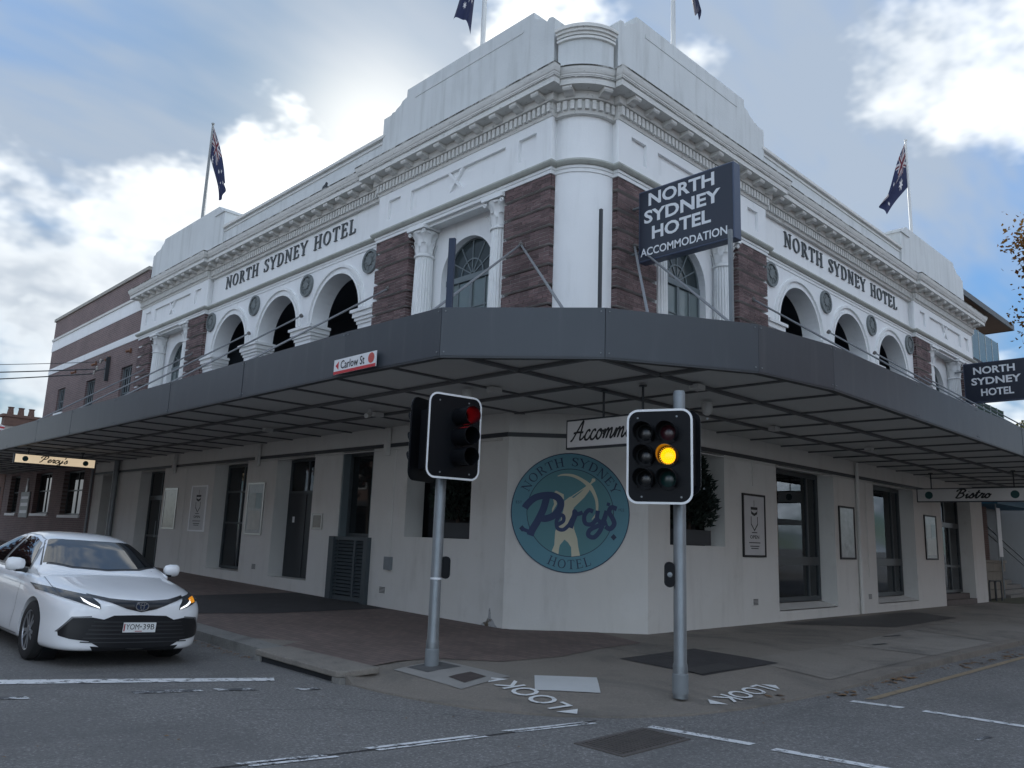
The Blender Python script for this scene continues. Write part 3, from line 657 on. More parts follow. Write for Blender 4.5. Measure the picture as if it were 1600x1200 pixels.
def sill(T, s0, s1, z, m=GWALL):
    b = MB(T); b.add([(s0, -.0, z+.003), (s1, 0, z+.003), (s1, .42, z+.10), (s0, .42, z+.10), (s0, 0, z-.02), (s1, 0, z-.02), (s1, .42, z-.02), (s0, .42, z-.02)], [(0, 1, 2, 3), (4, 5, 6, 7), (0, 1, 5, 4), (2, 3, 7, 6), (0, 3, 7, 4), (1, 2, 6, 5)])
    b.build('sill', m, HOTEL)
# --- left street ground floor
for (s0, s1, z0, z1) in L_OPEN[1:2]+L_OPEN[4:]: recess(TL, s0, s1, z0, z1)
recess(TL, 2.7, 5.0, 1.5, ZT, .62)
sash_window(TL, 6.25, 7.43, 1.50, 3.44, .20, (), (), .08)
b = MB(TL); b.box(6.20, 6.25, .02, .40, 0, 3.45); b.box(7.43, 7.479, .02, .40, 0, 3.45); b.box(6.2, 7.48, .03, .4, 1.42, 1.50); b.build('door_frame', GREYFRAME, HOTEL)
sash_window(TL, 8.74, 10.60, 2.55, 3.44, .40, (9.67,), (), .06, None, CLEAR)
d2 = MB(TL); d2.box(8.74, 10.60, .40, .45, .42, 2.55); d2 = d2.build('door', mat('dark_door_paint', (.018, .024, .03), .4, .1), HOTEL)
b = MB(TL); b.box(9.66, 9.685, .385, .40, .45, 2.52); b.build('meeting_stile', DKTRIM, d2)
b = MB(TL); b.box(8.95, 9.22, .392, .399, 1.78, 2.06); b.build('notice', LETW, d2)
b = MB(TL); b.box(10.2, 10.3, .392, .399, 1.80, 1.95); b.build('notice', LETW, d2)
sash_window(TL, 12.32, 14.36, .46, 3.44, .40, (13.3,), (1.75, 2.65), .07, None, CLEAR)
sash_window(TL, 18.22, 20.33, 2.55, 3.44, .36, (19.3,), (), .06)
d4 = sash_window(TL, 18.22, 20.33, .20, 2.55, .36, (19.27,), (1.25,), .09, name='door')
b = MB(TL); b.tube((19.4, .33, 1.2), (19.4, .33, 1.75), .015); b.build('handle', METAL, d4)
d5 = sash_window(TL, 22.82, 24.28, .30, 3.44, .36, (), (1.3, 2.7), .09, name='door')
# louvred gate in front of the first left doorway
gt = MB(TL); gt.box(6.08, 6.24, -.10, .02, .05, 1.50); gt.box(7.46, 7.66, -.10, .02, .05, 1.50); gt.box(6.24, 7.46, -.06, .0, 1.42, 1.50); gt.box(6.24, 7.46, -.05, 0, .10, .2); gt.box(6.60, 6.68, -.06, .0, .2, 1.42)
GATEM = mat('dark_gate_paint', (.055, .07, .078), .5, .1)
gt = gt.build('gate_frame', GATEM, HOTEL)
b = MB(TL); b.box(6.2, 7.5, .03, .05, .05, 1.45); b.build('gate_backing', DARK, gt)
for i in range(15):
    z = .23+i*.08; b = MB(TL); b.add([(6.25, -.05, z), (7.45, -.05, z), (7.45, .0, z+.055), (6.25, 0, z+.055), (6.25, -.04, z-.008), (7.45, -.04, z-.008), (7.45, .01, z+.047), (6.25, .01, z+.047)], [(0, 1, 2, 3), (4, 5, 6, 7), (0, 1, 5, 4), (2, 3, 7, 6), (0, 3, 7, 4), (1, 2, 6, 5)])
    b.build('louvre', GATEM, gt)
# --- right street ground floor
recess(TRG, *R_OPEN[0], .62)
for s0, s1 in ((6.70, 9.66), (12.15, 15.10)):
    sash_window(TRG, s0+.02, s1-.02, .36, 3.44, .40, (s1-.62,), (1.28,), .10, None, CLEAR)
    b = MB(TRG); b.box(s0+.12, s1-.12, .36, .40, 1.20, 1.40); b.build('rail', DKFRAME, HOTEL)
    sill(TRG, s0, s1, .24)
sash_window(TRG, 17.50, 20.38, 2.55, 3.44, .40, (19.0,), (), .07, None, CLEAR)
sash_window(TRG, 17.50, 20.38, .34, 2.55, .40, (18.4, 19.4), (1.2,), .09, None, CLEAR, name='door')
STEP = mat('step_stone', (.13, .11, .10), .8, .2, 4.0, .2, 40)
b = MB(TRG); b.box(17.47, 20.39, -.02, .4, -.1, .16); b.build('step', STEP, HOTEL)
b = MB(TRG); b.box(17.47, 20.39, .2, .4, .161, .32); b.build('step', STEP, HOTEL)
# down pipes, conduit, awning wall brackets
for x in (10.98,):
    b = MB(TRG); b.tube((x, -.06, .02), (x, -.06, 3.88), .05, n=10); o = b.build('downpipe', GWALL, HOTEL, smooth=True)
for s in (22.55,):
    b = MB(TL); b.tube((s, -.12, slope(s)), (s, -.12, 3.9), .10, n=12); b.build('downpipe', METAL, HOTEL, smooth=True)
b = MB(TL); b.tube((25.4, -.07, slope(25)), (25.4, -.07, 3.9), .05, n=10); b.build('downpipe', METAL, HOTEL, smooth=True)
for s in (5.6, 11.6, 17.3):
    b = MB(TL); b.box(s-.06, s+.06, -.13, -.036, 3.28, 3.88); b.build('bracket_cover', GWALL, HOTEL)
# conduits, vents and a meter box on the street walls
for T_, run in ((TL, (2.0, 25.0)), (TRG, (2.0, 21.4))):
    b = MB(T_); b.tube((run[0], -.022, 3.415), (run[1], -.022, 3.415), .014, n=6); b.build('conduit', GWALL, HOTEL, smooth=True)
for T_, s_, z0_ in ((TL, 5.35, 1.1), (TRG, 5.62, 2.9), (TL, 16.35, .5), (TRG, 11.6, .9)):
    b = MB(T_); b.tube((s_, -.018, z0_), (s_, -.018, 3.41), .011, n=6); b.build('conduit', GWALL, HOTEL, smooth=True)
for T_, s_, z_ in ((TL, 5.55, .42), (TRG, 5.65, .45), (TRG, 11.6, .42), (TL, 11.4, .62)):
    b = MB(T_); b.box(s_-.12, s_+.12, -.012, -.001, z_-.08, z_+.08); v_ = b.build('wall_vent', GWALL, HOTEL)
    for k in range(5): q = MB(T_); q.box(s_-.10, s_+.10, -.016, -.0125, z_-.06+k*.027, z_-.045+k*.027); q.build('vent_slot', DKTRIM, v_)
b = MB(TL); b.box(5.25, 5.45, -.09, -.001, .85, 1.12); b.build('meter_box', GREYM, HOTEL)
# rusty seep at the foot of the corner wall
b = MB(TL); b.prism([(1.95, .0), (2.44, .0), (2.36, .06), (2.27, .09), (2.22, .17), (2.20, .33), (2.17, .33), (2.14, .16), (2.08, .12), (2.03, .05)], -.004, -.002, lambda u, w, h: (u, h, w))
rust = mat('rust_stain', (.40, .405, .405), .8, .07, extra=lambda N, c, geo: N.mix(N.smooth(N.noise(geo, 7.0, 6, .7), .46, .60), c, (.10, .075, .045, 1)))
b.build('rust_stain', rust, HOTEL)

# pendant lamps that show through the ground floor windows
LAMPW = mat('warm_lamp_glass', (.8, .7, .5), .4, emit=(1, .78, .5), estr=5.0)
for x, y in ((1.6, 9.9), (1.9, 13.2), (9.0, 1.9), (14.2, 1.6), (19.2, 1.7), (1.7, 19.2), (12.6, 2.4)):
    b = MB(); b.tube((x, y, 3.0), (x, y, 3.6), .01, n=5); b.lathe([(.03, 3.02), (.14, 2.88), (.15, 2.86), (.0, 2.95)], x, y, 14); pl_ = b.build('pendant_lamp', DKTRIM, HOTEL)
    b = MB(); b.lathe([(.0, 2.82), (.04, 2.83), (.05, 2.87), (.03, 2.92)], x, y, 10); b.build('bulb', LAMPW, pl_)
TIMB = mat('dark_timber', (.08, .045, .025), .5, .2)
for x, y in ((1.3, 12.9), (7.6, 1.3), (8.8, 1.5), (13.2, 1.3), (14.4, 1.5)):
    b = MB(); b.lathe([(.38, .74), (.38, .77)], x, y, 18); b.lathe([(.04, .05), (.035, .74)], x, y, 8); b.lathe([(.24, .02), (.2, .05)], x, y, 12); b.build('bar_table', TIMB, HOTEL)
# --- upper floor: one plan path round both street fronts, mouldings swept along it
PJ = .12                                        # the end bays stand this far proud of the arcade
A0, A1, B0, B1 = .95, 6.70, 16.40, 22.30
def plan_path():
    P = [(2.0, B1), (0, B1), (0, B0), (PJ, B0), (PJ, A1), (0, A1), (0, A0), (.13, A0)]
    n = 14
    for i in range(1, n): t = math.pi/2*i/n; P.append((A0-(A0-.13)*math.cos(t), A0-(A0-.21)*math.sin(t)))
    P += [(A0, .21), (A0, .08), (A1, .08), (A1, .08+PJ), (B0, .08+PJ), (B0, .08), (B1, .08), (B1, 2.0)]
    return [Vector(p) for p in P]
PATH = plan_path()
def offset_path(path, p):
    out = []
    for i, q in enumerate(path):
        def nrm(a, b): t = (b-a).normalized(); return Vector((t.y, -t.x))
        n1 = nrm(path[i-1], q) if i > 0 else None; n2 = nrm(q, path[i+1]) if i < len(path)-1 else None
        n1 = n1 or n2; n2 = n2 or n1
        m = (n1+n2); k = m.dot(n1)
        out.append(q + m*(p/k if abs(k) > .15 else 0) if True else q)
    return out
# right of travel is outward: travel goes down the left wall (-Y) and out along the right wall (+X)
def outward(path, p):
    o = offset_path(path, p); return o
def sweep(name, prof, material, parent=HOTEL, seg=None, smooth=True):
    """prof: list of (projection, z)"""
    path = PATH
    rows = [outward(path, -p) if OUTSIGN < 0 else outward(path, p) for p, z in prof]
    a, e = seg or (0, len(path)-1); n = e-a+1; b = MB(); v = []
    for (p, z), r in zip(prof, rows): v += [(q.x, q.y, z) for q in r[a:e+1]]
    b.add(v, [(j*n+i, j*n+i+1, (j+1)*n+i+1, (j+1)*n+i) for j in range(len(prof)-1) for i in range(n-1)])
    return b.build(name, material, parent, smooth=smooth)
OUTSIGN = 1
_t = outward(PATH, 1.0)[2]
if _t.x > 0: OUTSIGN = -1
sweep('frieze_wall', [(-.07, 8.4), (-.07, 9.75)], WHITE)
sweep('architrave', [(-.3, 8.47), (.02, 8.47), (.02, 8.54), (.04, 8.545), (.04, 8.60), (.0, 8.602)], TRIM)
sweep('bead_moulding', [(.0, 8.598), (.07, 8.60), (.11, 8.63), (.125, 8.665), (.115, 8.70), (.08, 8.72), (-.09, 8.725)], BEADM)
sweep('bed_moulding', [(-.09, 9.66), (.02, 9.665), (.03, 9.70), (.035, 9.715), (.035, 9.93), (.11, 9.935), (.13, 9.97), (.13, 10.085)], CORN)
sweep('cornice_soffit', [(.10, 10.082), (.386, 10.078)], CORN)
sweep('cornice', [(.385, 10.0775), (.385, 10.19), (.40, 10.195), (.405, 10.235), (.415, 10.24), (.42, 10.275), (.43, 10.28), (.455, 10.33), (.47, 10.40), (.47, 10.425), (-.2, 10.50)], CORN)
sweep('grimy_edge', [(.473, 10.395), (.476, 10.40), (.476, 10.427), (.44, 10.432)], GRIME)
sweep('grimy_edge', [(.4075, 10.20), (.409, 10.201), (.409, 10.212), (.407, 10.213)], GRIME)
# dentils (finer than one could pick apart) and modillions
def path_points(p, pitch, w):
    """points along the swept line with direction, skipping the short risers"""
    o = outward(PATH, OUTSIGN*p); out = []
    i = 0
    def run(pts):
        L = [0.0]
        for k in range(1, len(pts)): L.append(L[-1]+(pts[k]-pts[k-1]).length)
        n = max(1, int(L[-1]/pitch)); st_ = L[-1]/n
        for k in range(n):
            t = st_*(k+.5); j = max(x for x in range(len(L)-1) if L[x] <= t); q = pts[j].lerp(pts[j+1], (t-L[j])/(L[j+1]-L[j])); d = (pts[j+1]-pts[j]).normalized(); out.append((q, d))
    run(o[1:3]); run(o[3:5]); run(o[5:7]); run(o[7:7+15]); 
    k = 7+14
    run(o[k+1:k+3]); run(o[k+3:k+5]); run(o[k+5:k+7])
    return out
def block(b, q, d, w, depth, z0, z1, back=.02):
    n = Vector((d.y, -d.x))
    if OUTSIGN < 0: n = -n
    P = [q-d*w/2-n*back, q+d*w/2-n*back, q+d*w/2+n*depth, q-d*w/2+n*depth]
    b.add([(p.x, p.y, z) for z in (z0, z1) for p in P], [(0, 1, 2, 3), (4, 5, 6, 7), (0, 1, 5, 4), (1, 2, 6, 5), (2, 3, 7, 6), (3, 0, 4, 7)])
b = MB()
for q, d in path_points(.035, .128, .1): block(b, q, d, .078, .065, 9.735, 9.915)
dn = b.build('dentils', CORN, HOTEL, kind='stuff')
for q, d in path_points(.13, .58, .2):
    n = Vector((d.y, -d.x))*OUTSIGN; b = MB(); v = []
    prof = [(-.02, 10.076), (.225, 10.076), (.225, 10.03), (.20, 10.0), (.12, 9.995), (.05, 9.965), (-.02, 9.96)]
    for s in (-.095, .095): v += [((q+d*s+n*a).x, (q+d*s+n*a).y, z) for a, z in prof]
    k = len(prof); b.add(v, [tuple(range(k)), tuple(range(k, 2*k))]+[(i, (i+1) % k, k+(i+1) % k, k+i) for i in range(k)])
    b.build('modillion', CORN, HOTEL)
# parapets
def parapet(T, name='parapet'):
    d0, d1 = .15, .62
    low = MB(T); low.box(6.9, 16.1, d0+.06, d1, 10.4, 11.40); low.build('parapet_wall', PARA, HOTEL)
    c = MB(T); c.box(6.9, 16.1, d0-.02, d1+.05, 11.40, 11.47); c.box(6.9, 16.1, d0+.02, d1+.02, 11.47, 11.52); c.box(6.9, 16.1, d0+.03, d1, 11.28, 11.32); c.build('coping', CORN, HOTEL)
    def blockpoly(pts):
        b = MB(T); b.prism(pts, d0, d1+.1, lambda u, w, h: (u, h, w)); return b.build('parapet_block', PARA, HOTEL)
    blockpoly([(1.10, 10.4), (1.10, 11.93), (1.16, 12.0), (1.26, 12.02), (1.32, 11.96), (1.42, 12.06), (1.55, 12.12), (1.68, 12.2), (1.70, 12.36), (6.04, 12.36), (6.05, 12.17), (6.22, 12.13), (6.30, 12.05), (6.46, 12.0), (6.52, 11.95), (6.62, 11.97), (6.68, 11.92), (6.98, 11.92), (6.98, 10.4)])
    blockpoly([(16.05, 10.4), (16.05, 12.02), (16.30, 12.10), (16.55, 12.30), (21.25, 12.32), (21.36, 12.16), (21.52, 12.10), (21.62, 12.0), (22.05, 11.96), (22.10, 11.88), (22.28, 11.88), (22.28, 10.4)])
    # faint raised border on the block
    f = MB(T); f.box(2.0, 5.7, d0-.012, d0, 12.02, 12.10); f.build('parapet_band', PARA, HOTEL)
    f = MB(T); f.box(16.0, 16.75, d0-.05, d1+.15, 11.98, 12.06); f.build('parapet_band', PARA, HOTEL)
parapet(TL); parapet(TR)
ang = lambda i, n: math.pi + math.pi/2*i/n
def corner_wall(name, z0, z1, off, m, thick=.35):
    b = MB(); n = 16; cx, cy = .95, 1.0; r = .80
    v = []
    for rr in (r+off, r-thick):
        for z in (z0, z1):
            for i in range(n+1): a = ang(i, n); v.append((cx+rr*math.cos(a), cy+rr*math.sin(a), z))
    m1 = n+1; f = []
    for i in range(n): f += [(i, i+1, m1+i+1, m1+i), (2*m1+i, 2*m1+i+1, 3*m1+i+1, 3*m1+i), (m1+i, m1+i+1, 3*m1+i+1, 3*m1+i), (i, i+1, 2*m1+i+1, 2*m1+i)]
    b.add(v, f); return b.build(name, m, HOTEL, smooth=True)
corner_wall('corner_parapet', 10.4, 11.38, -.02, PARA)
for z0, z1, off in ((11.30, 11.35, .03), (11.38, 11.44, .03), (11.44, 11.50, .07), (11.50, 11.56, .11), (11.56, 11.60, .07)): corner_wall('corner_coping', z0, z1, off, CORN)
# rounded corner shaft of the upper floor
b = MB(); n = 18; v = []
for z in (4.25, 8.47):
    for i in range(n+1): t = math.pi/2*i/n; v.append((A0-(A0-.13)*math.cos(t), A0-(A0-.21)*math.sin(t), z))
b.add(v, [(i, i+1, n+1+i+1, n+1+i) for i in range(n)]); b.build('rounded_corner', WHITE, HOTEL, smooth='all')

# --- bays with brick piers, columns and an arched window; three-arch arcade
def arch_wall(T, s0, s1, z0, z1, c, r, zs, d0, d1, n=24):
    """wall panel with one round-headed opening from z0 up"""
    b = MB(T)
    b.box(s0, c-r, d0, d1, z0, zs); b.box(c+r, s1, d0, d1, z0, zs)
    A = [(c+r*math.cos(math.pi*i/n), zs+r*math.sin(math.pi*i/n)) for i in range(n+1)]
    top = []
    for x, z in A: top.append((min(max(c+(x-c)/r*max(s1-c, c-s0), s0), s1), z1))
    top[0] = (s1, z1); top[-1] = (s0, z1)
    for d in (d0, d1):
        b.add([(x, d, z) for x, z in A]+[(x, d, z) for x, z in top], [(i, i+1, n+1+i+1, n+1+i) for i in range(n)])
        b.add([(s1, d, zs), (s1, d, z1), (c+r, d, zs)], [(0, 1, 2)]); b.add([(s0, d, zs), (s0, d, z1), (c-r, d, zs)], [(0, 1, 2)])
    b.add([(x, d, z) for d in (d0, d1) for x, z in A], [(i, i+1, n+1+i+1, n+1+i) for i in range(n)])
    return b
def ring(T, c, zs, r0, r1, d0, d1, n=28, a0=0, a1=180):
    b = MB(T); v = []
    for d in (d0, d1):
        for r in (r0, r1):
            for i in range(n+1): t = R(a0+(a1-a0)*i/n); v.append((c+r*math.cos(t), d, zs+r*math.sin(t)))
    m = n+1; f = []
    for i in range(n): f += [(i, i+1, m+i+1, m+i), (2*m+i, 2*m+i+1, 3*m+i+1, 3*m+i), (i, i+1, 2*m+i+1, 2*m+i), (m+i, m+i+1, 3*m+i+1, 3*m+i)]
    if a1-a0 < 360: f += [(0, m, 3*m, 2*m), (n, m+n, 3*m+n, 2*m+n)]
    b.add(v, f); return b
BRICKS = []          # (position, pier object, which unit mesh)
CAMP = Vector((-10.3, -8.85, 1.6))
UNIT = {}
def unit_brick(kind):
    if kind not in UNIT:
        b = MB(); l = {'s': .232, 'h': .112}[kind[0]]; h = .077
        x0, x1 = -l/2, l/2
        if kind[1] == 'y': b.box(-.03, .0, x0, x1, -h/2, h/2)     # face looks -X, length along Y
        else: b.box(x0, x1, -.03, .0, -h/2, h/2)
        UNIT[kind] = b.mesh('brick_'+kind); UNIT[kind].materials.append(BRICK)
    return UNIT[kind]
def pier(T, side, s0, s1, depth=.55, face_lo=False, face_hi=False):
    """rusticated brick pier: recessed grooves every 0.385 m, bricks proud of the mortar core"""
    b = MB(T); zt = 8.47; bands = []
    z = zt
    while z > 4.2:
        h = .31 if z == zt else .385
        bands.append((z-h+.07, z)); z -= h
    for lo, hi in bands:
        b.box(s0+.012, s1-.012, .012, depth, lo, hi)
    core = b.build('brick_pier', MORT, HOTEL)
    gb = MB(T); gb.box(s0+.10, s1-.10, .11, depth-.01, 4.2, zt-.01); gb.build('sunk_courses', BRICK, core)
    ax = 'y' if side == 'L' else 'x'; cx = 'x' if side == 'L' else 'y'
    for lo, hi in bands:
        n = 4 if hi-lo > .3 else 3; hh = (hi-lo)/n
        for k in range(n):
            zc = lo+hh*(k+.5); W = s1-s0-.008; x = s0+.004; odd = (k % 2)
            cells = []; pos = 0.0
            if odd: cells.append((.112, 'h')); 
            left = W-(.122 if odd else 0); m = int(left/.242)
            rest = left-m*.242
            cells += [(.232, 's')]*m
            if rest > .1: cells.append((.112, 'h'))
            tot = sum(c for c, _ in cells)+.01*(len(cells)-1); sc = W/tot; pos = x
            for c, kk in cells:
                BRICKS.append((T(pos+c*sc/2, .004+.03, zc), core, kk+ax, sc, random.uniform(-.003, .003), hh/.0875)); pos += (c+.01)*sc
            for on, se, sg in ((face_lo, s0, 1), (face_hi, s1, -1)):
                if on:
                    p = .15
                    for j in range(2):
                        BRICKS.append((T(se+sg*.034 if sg > 0 else se-.004, p, zc), core, 's'+cx, 1.0, 0.0, hh/.0875)); p += .242
                else:
                    BRICKS.append((T(se+.034 if sg > 0 else se-.004, .075, zc), core, 'h'+cx, 1.0, 0.0, hh/.0875))
    return core
def column(T, s, d, z0=4.25):
    b = MB(T); zc = 7.86; r = .235
    prof = [(.30, z0), (.30, z0+.12), (.26, z0+.2), (r+.012, z0+.3)] + [(r-.03*t*t, z0+.35+(zc-.1-z0-.35)*t) for t in (0, .25, .5, .75, 1)]
    fl = lambda t, z: 1-.075*abs(math.sin(t*10))**.7 if z > z0+.34 else 1
    b.lathe(prof, s, d, 120, mod=lambda t, z: 1.0-(.13*max(0.0, math.cos(t*20))**.5 if z > z0+.34 else 0))
    c = b.build('column', TRIM, HOTEL, smooth=True)
    k = MB(T); k.lathe([(.21, zc-.1), (.235, zc-.09), (.24, zc-.06), (.225, zc-.04), (.205, zc-.03), (.20, zc+.12), (.215, zc+.3), (.25, zc+.44), (.29, zc+.5)], s, d, 24)
    k.prism([(s-.31, d-.31), (s+.31, d-.31), (s+.31, d+.31), (s-.31, d+.31)], zc+.52, zc+.605, lambda u, w, h: (u, w, h))
    k.build('capital', TRIM, c, smooth=True)
    for tier, (zb, h, n, r0, out) in enumerate(((zc-.03, .25, 8, .205, .085), (zc+.14, .30, 8, .205, .12))):
        for i in range(n):
            a = 2*math.pi*(i+.5*tier)/n; ca, sa = math.cos(a), math.sin(a)
            if ca*0+sa > .75: continue
            lf = MB(T); rows = [(0, .0, .055), (.35, .012, .075), (.7, .03, .07), (.92, out*.75, .055), (1.0, out, .035), (.93, out+.02, .02)]
            v = []
            for t, o, w in rows:
                for sgn in (-1, 0, 1):
                    rr = r0+o+(.012 if sgn == 0 else 0); v.append((s+rr*ca-sgn*w*sa, d+rr*sa+sgn*w*ca, zb+h*t))
            f = [(3*j+i2, 3*j+i2+1, 3*j+i2+4, 3*j+i2+3) for j in range(len(rows)-1) for i2 in (0, 1)]
            lf.add(v, f); lf.build('acanthus_leaf', TRIM, c, smooth='all')
    for sx in (-1, 1):
        vo = MB(T)
        for j in range(10):
            a = R(j*40); rr = .055*(1-j/14); a2 = R((j+1)*40); r2 = .055*(1-(j+1)/14)
            vo.tube((s+sx*.25+rr*math.cos(a), d-.25, zc+.45+rr*math.sin(a)), (s+sx*.25+r2*math.cos(a2), d-.25, zc+.45+r2*math.sin(a2)), .022, n=5)
        vo.build('volute', TRIM, c)
def fan_window(T, c, zs, r, d, z0=4.3):
    b = MB(T); f = .05
    b.box(c-r, c-r+.06, d, d+.06, z0, zs); b.box(c+r-.06, c+r, d, d+.06, z0, zs); b.box(c-r, c+r, d-.02, d+.06, zs-.10, zs+.03); b.box(c-.045, c+.045, d-.01, d+.06, z0, zs-.1)
    V = [c-r+.06, c-r*.52, c-.045, c+.045, c+r*.52, c+r-.06]
    for v in (V[1], V[4]): b.box(v-.016, v+.016, d+.005, d+.05, z0, zs-.1)
    H = [zs-.1-.62*k for k in range(1, 5)]
    for h in H: b.box(c-r+.06, c+r-.06, d+.008, d+.048, h-.015, h+.015)
    w = b.build('arched_window', GREYFRAME, HOTEL)
    hh = [zs-.1]+H
    for i, (a, e) in enumerate(((V[0], V[1]-.016), (V[1]+.016, V[2]), (V[3], V[4]-.016), (V[4]+.016, V[5]))):
        for j in range(len(hh)-1):
            p = MB(T); p.box(a, e, d+.03, d+.038, hh[j+1]+.015, hh[j]-.015); p.build('pane', GLASSB, w)
    ring(T, c, zs+.03, r-.06, r, d, d+.06).build('arch_frame', GREYFRAME, w)
    ring(T, c, zs+.03, r*.40, r*.40+.03, d+.006, d+.05).build('fan_ring', GREYFRAME, w)
    for k in range(1, 6):
        a = R(30*k); p = MB(T); ux, uz = math.cos(a), math.sin(a); q = .013
        v = [(c+t*ux+sg*q*uz, dd, zs+.03+t*uz-sg*q*ux) for dd in (d+.01, d+.045) for t, sg in ((.05, 1), (.05, -1), (r-.05, -1), (r-.05, 1))]
        p.add(v, [(0, 1, 2, 3), (4, 5, 6, 7), (0, 1, 5, 4), (1, 2, 6, 5), (2, 3, 7, 6), (3, 0, 4, 7)]); p.build('fan_bar', GREYFRAME, w)
    for k in range(6):
        p = MB(T); n = 5; a0, a1 = 30*k, 30*k+30
        P = [(c+t*math.cos(R(a)), zs+.03+t*math.sin(R(a))) for t, aa in ((.02, (a0, a1)), ) for a in aa]
        P = [(c+.02*math.cos(R(a0)), zs+.03+.02*math.sin(R(a0)))]+[(c+(r-.05)*math.cos(R(a0+(a1-a0)*i/n)), zs+.03+(r-.05)*math.sin(R(a0+(a1-a0)*i/n))) for i in range(n+1)]
        p.prism(P, d+.028, d+.034, lambda u, w_, h: (u, h, w_)); p.build('fan_pane', GLASSF, w)
def bay(T, side, s0, s1, flip):
    # pier, column, arched window, column, pier; recessed wall behind
    w0, w1 = 1.27, 1.32
    if flip: w0, w1 = w1, w0
    pier(T, side, s0, s0+w0, face_hi=True); pier(T, side, s1-w1, s1, face_lo=True)
    i0, i1 = s0+w0, s1-w1; c = (i0+i1)/2
    arch_wall(T, i0-.05, i1+.05, 4.25, 8.48, c, .85, 7.20, .42, .62).build('bay_wall', WHITE, HOTEL)
    so = MB(T); so.box(i0, i1, .03, .42, 8.462, 8.50); so.build('bay_soffit', TRIM, HOTEL)
    column(T, i0+.31, .23); column(T, i1-.31, .23)
    fan_window(T, c, 7.20, .85, .58)
    # frieze panels over the bay, sunk behind a raised field
    z0, z1, zb, zt_ = 8.98, 9.46, 8.72, 9.67; d0, d1 = .0, .069
    e = lambda x: s0+x-A0 if not flip else s1-(x-A0)
    P = sorted([tuple(sorted((e(1.37), e(1.86)))), tuple(sorted((e(2.25), e(5.42)))), tuple(sorted((e(5.83), e(6.3))))])
    f = MB(T); f.box(s0, s1, d0, d1, zb, z0); f.box(s0, s1, d0, d1, z1, zt_)
    x = s0
    for a, bq in P: f.box(x, a, d0, d1, z0, z1); x = bq
    f.box(x, s1, d0, d1, z0, z1); f.build('frieze_field', WHITE, HOTEL)
    m = (P[1][0]+P[1][1])/2
    for sg in (-1, 1):
        xb = MB(T); q = .045
        v = [(m+sg*t*.22+o*q, dd, 9.22+t*.24) for dd in (.004 if sg < 0 else .009, .069) for t, o in ((-1, -1), (-1, 1), (1, 1), (1, -1))]
        xb.add(v, [(0, 1, 2, 3), (4, 5, 6, 7), (0, 1, 5, 4), (1, 2, 6, 5), (2, 3, 7, 6), (3, 0, 4, 7)])
        if sg > 0: xb.v = [T(*(lambda p: (p[0], p[1]+.002, p[2]))(pp)) if False else pp for pp in xb.v]
        xb.build('frieze_cross', WHITE, HOTEL)
ARC_C = [8.55, 11.58, 14.60]; ARC_R = 1.10; ARC_Z = 7.03
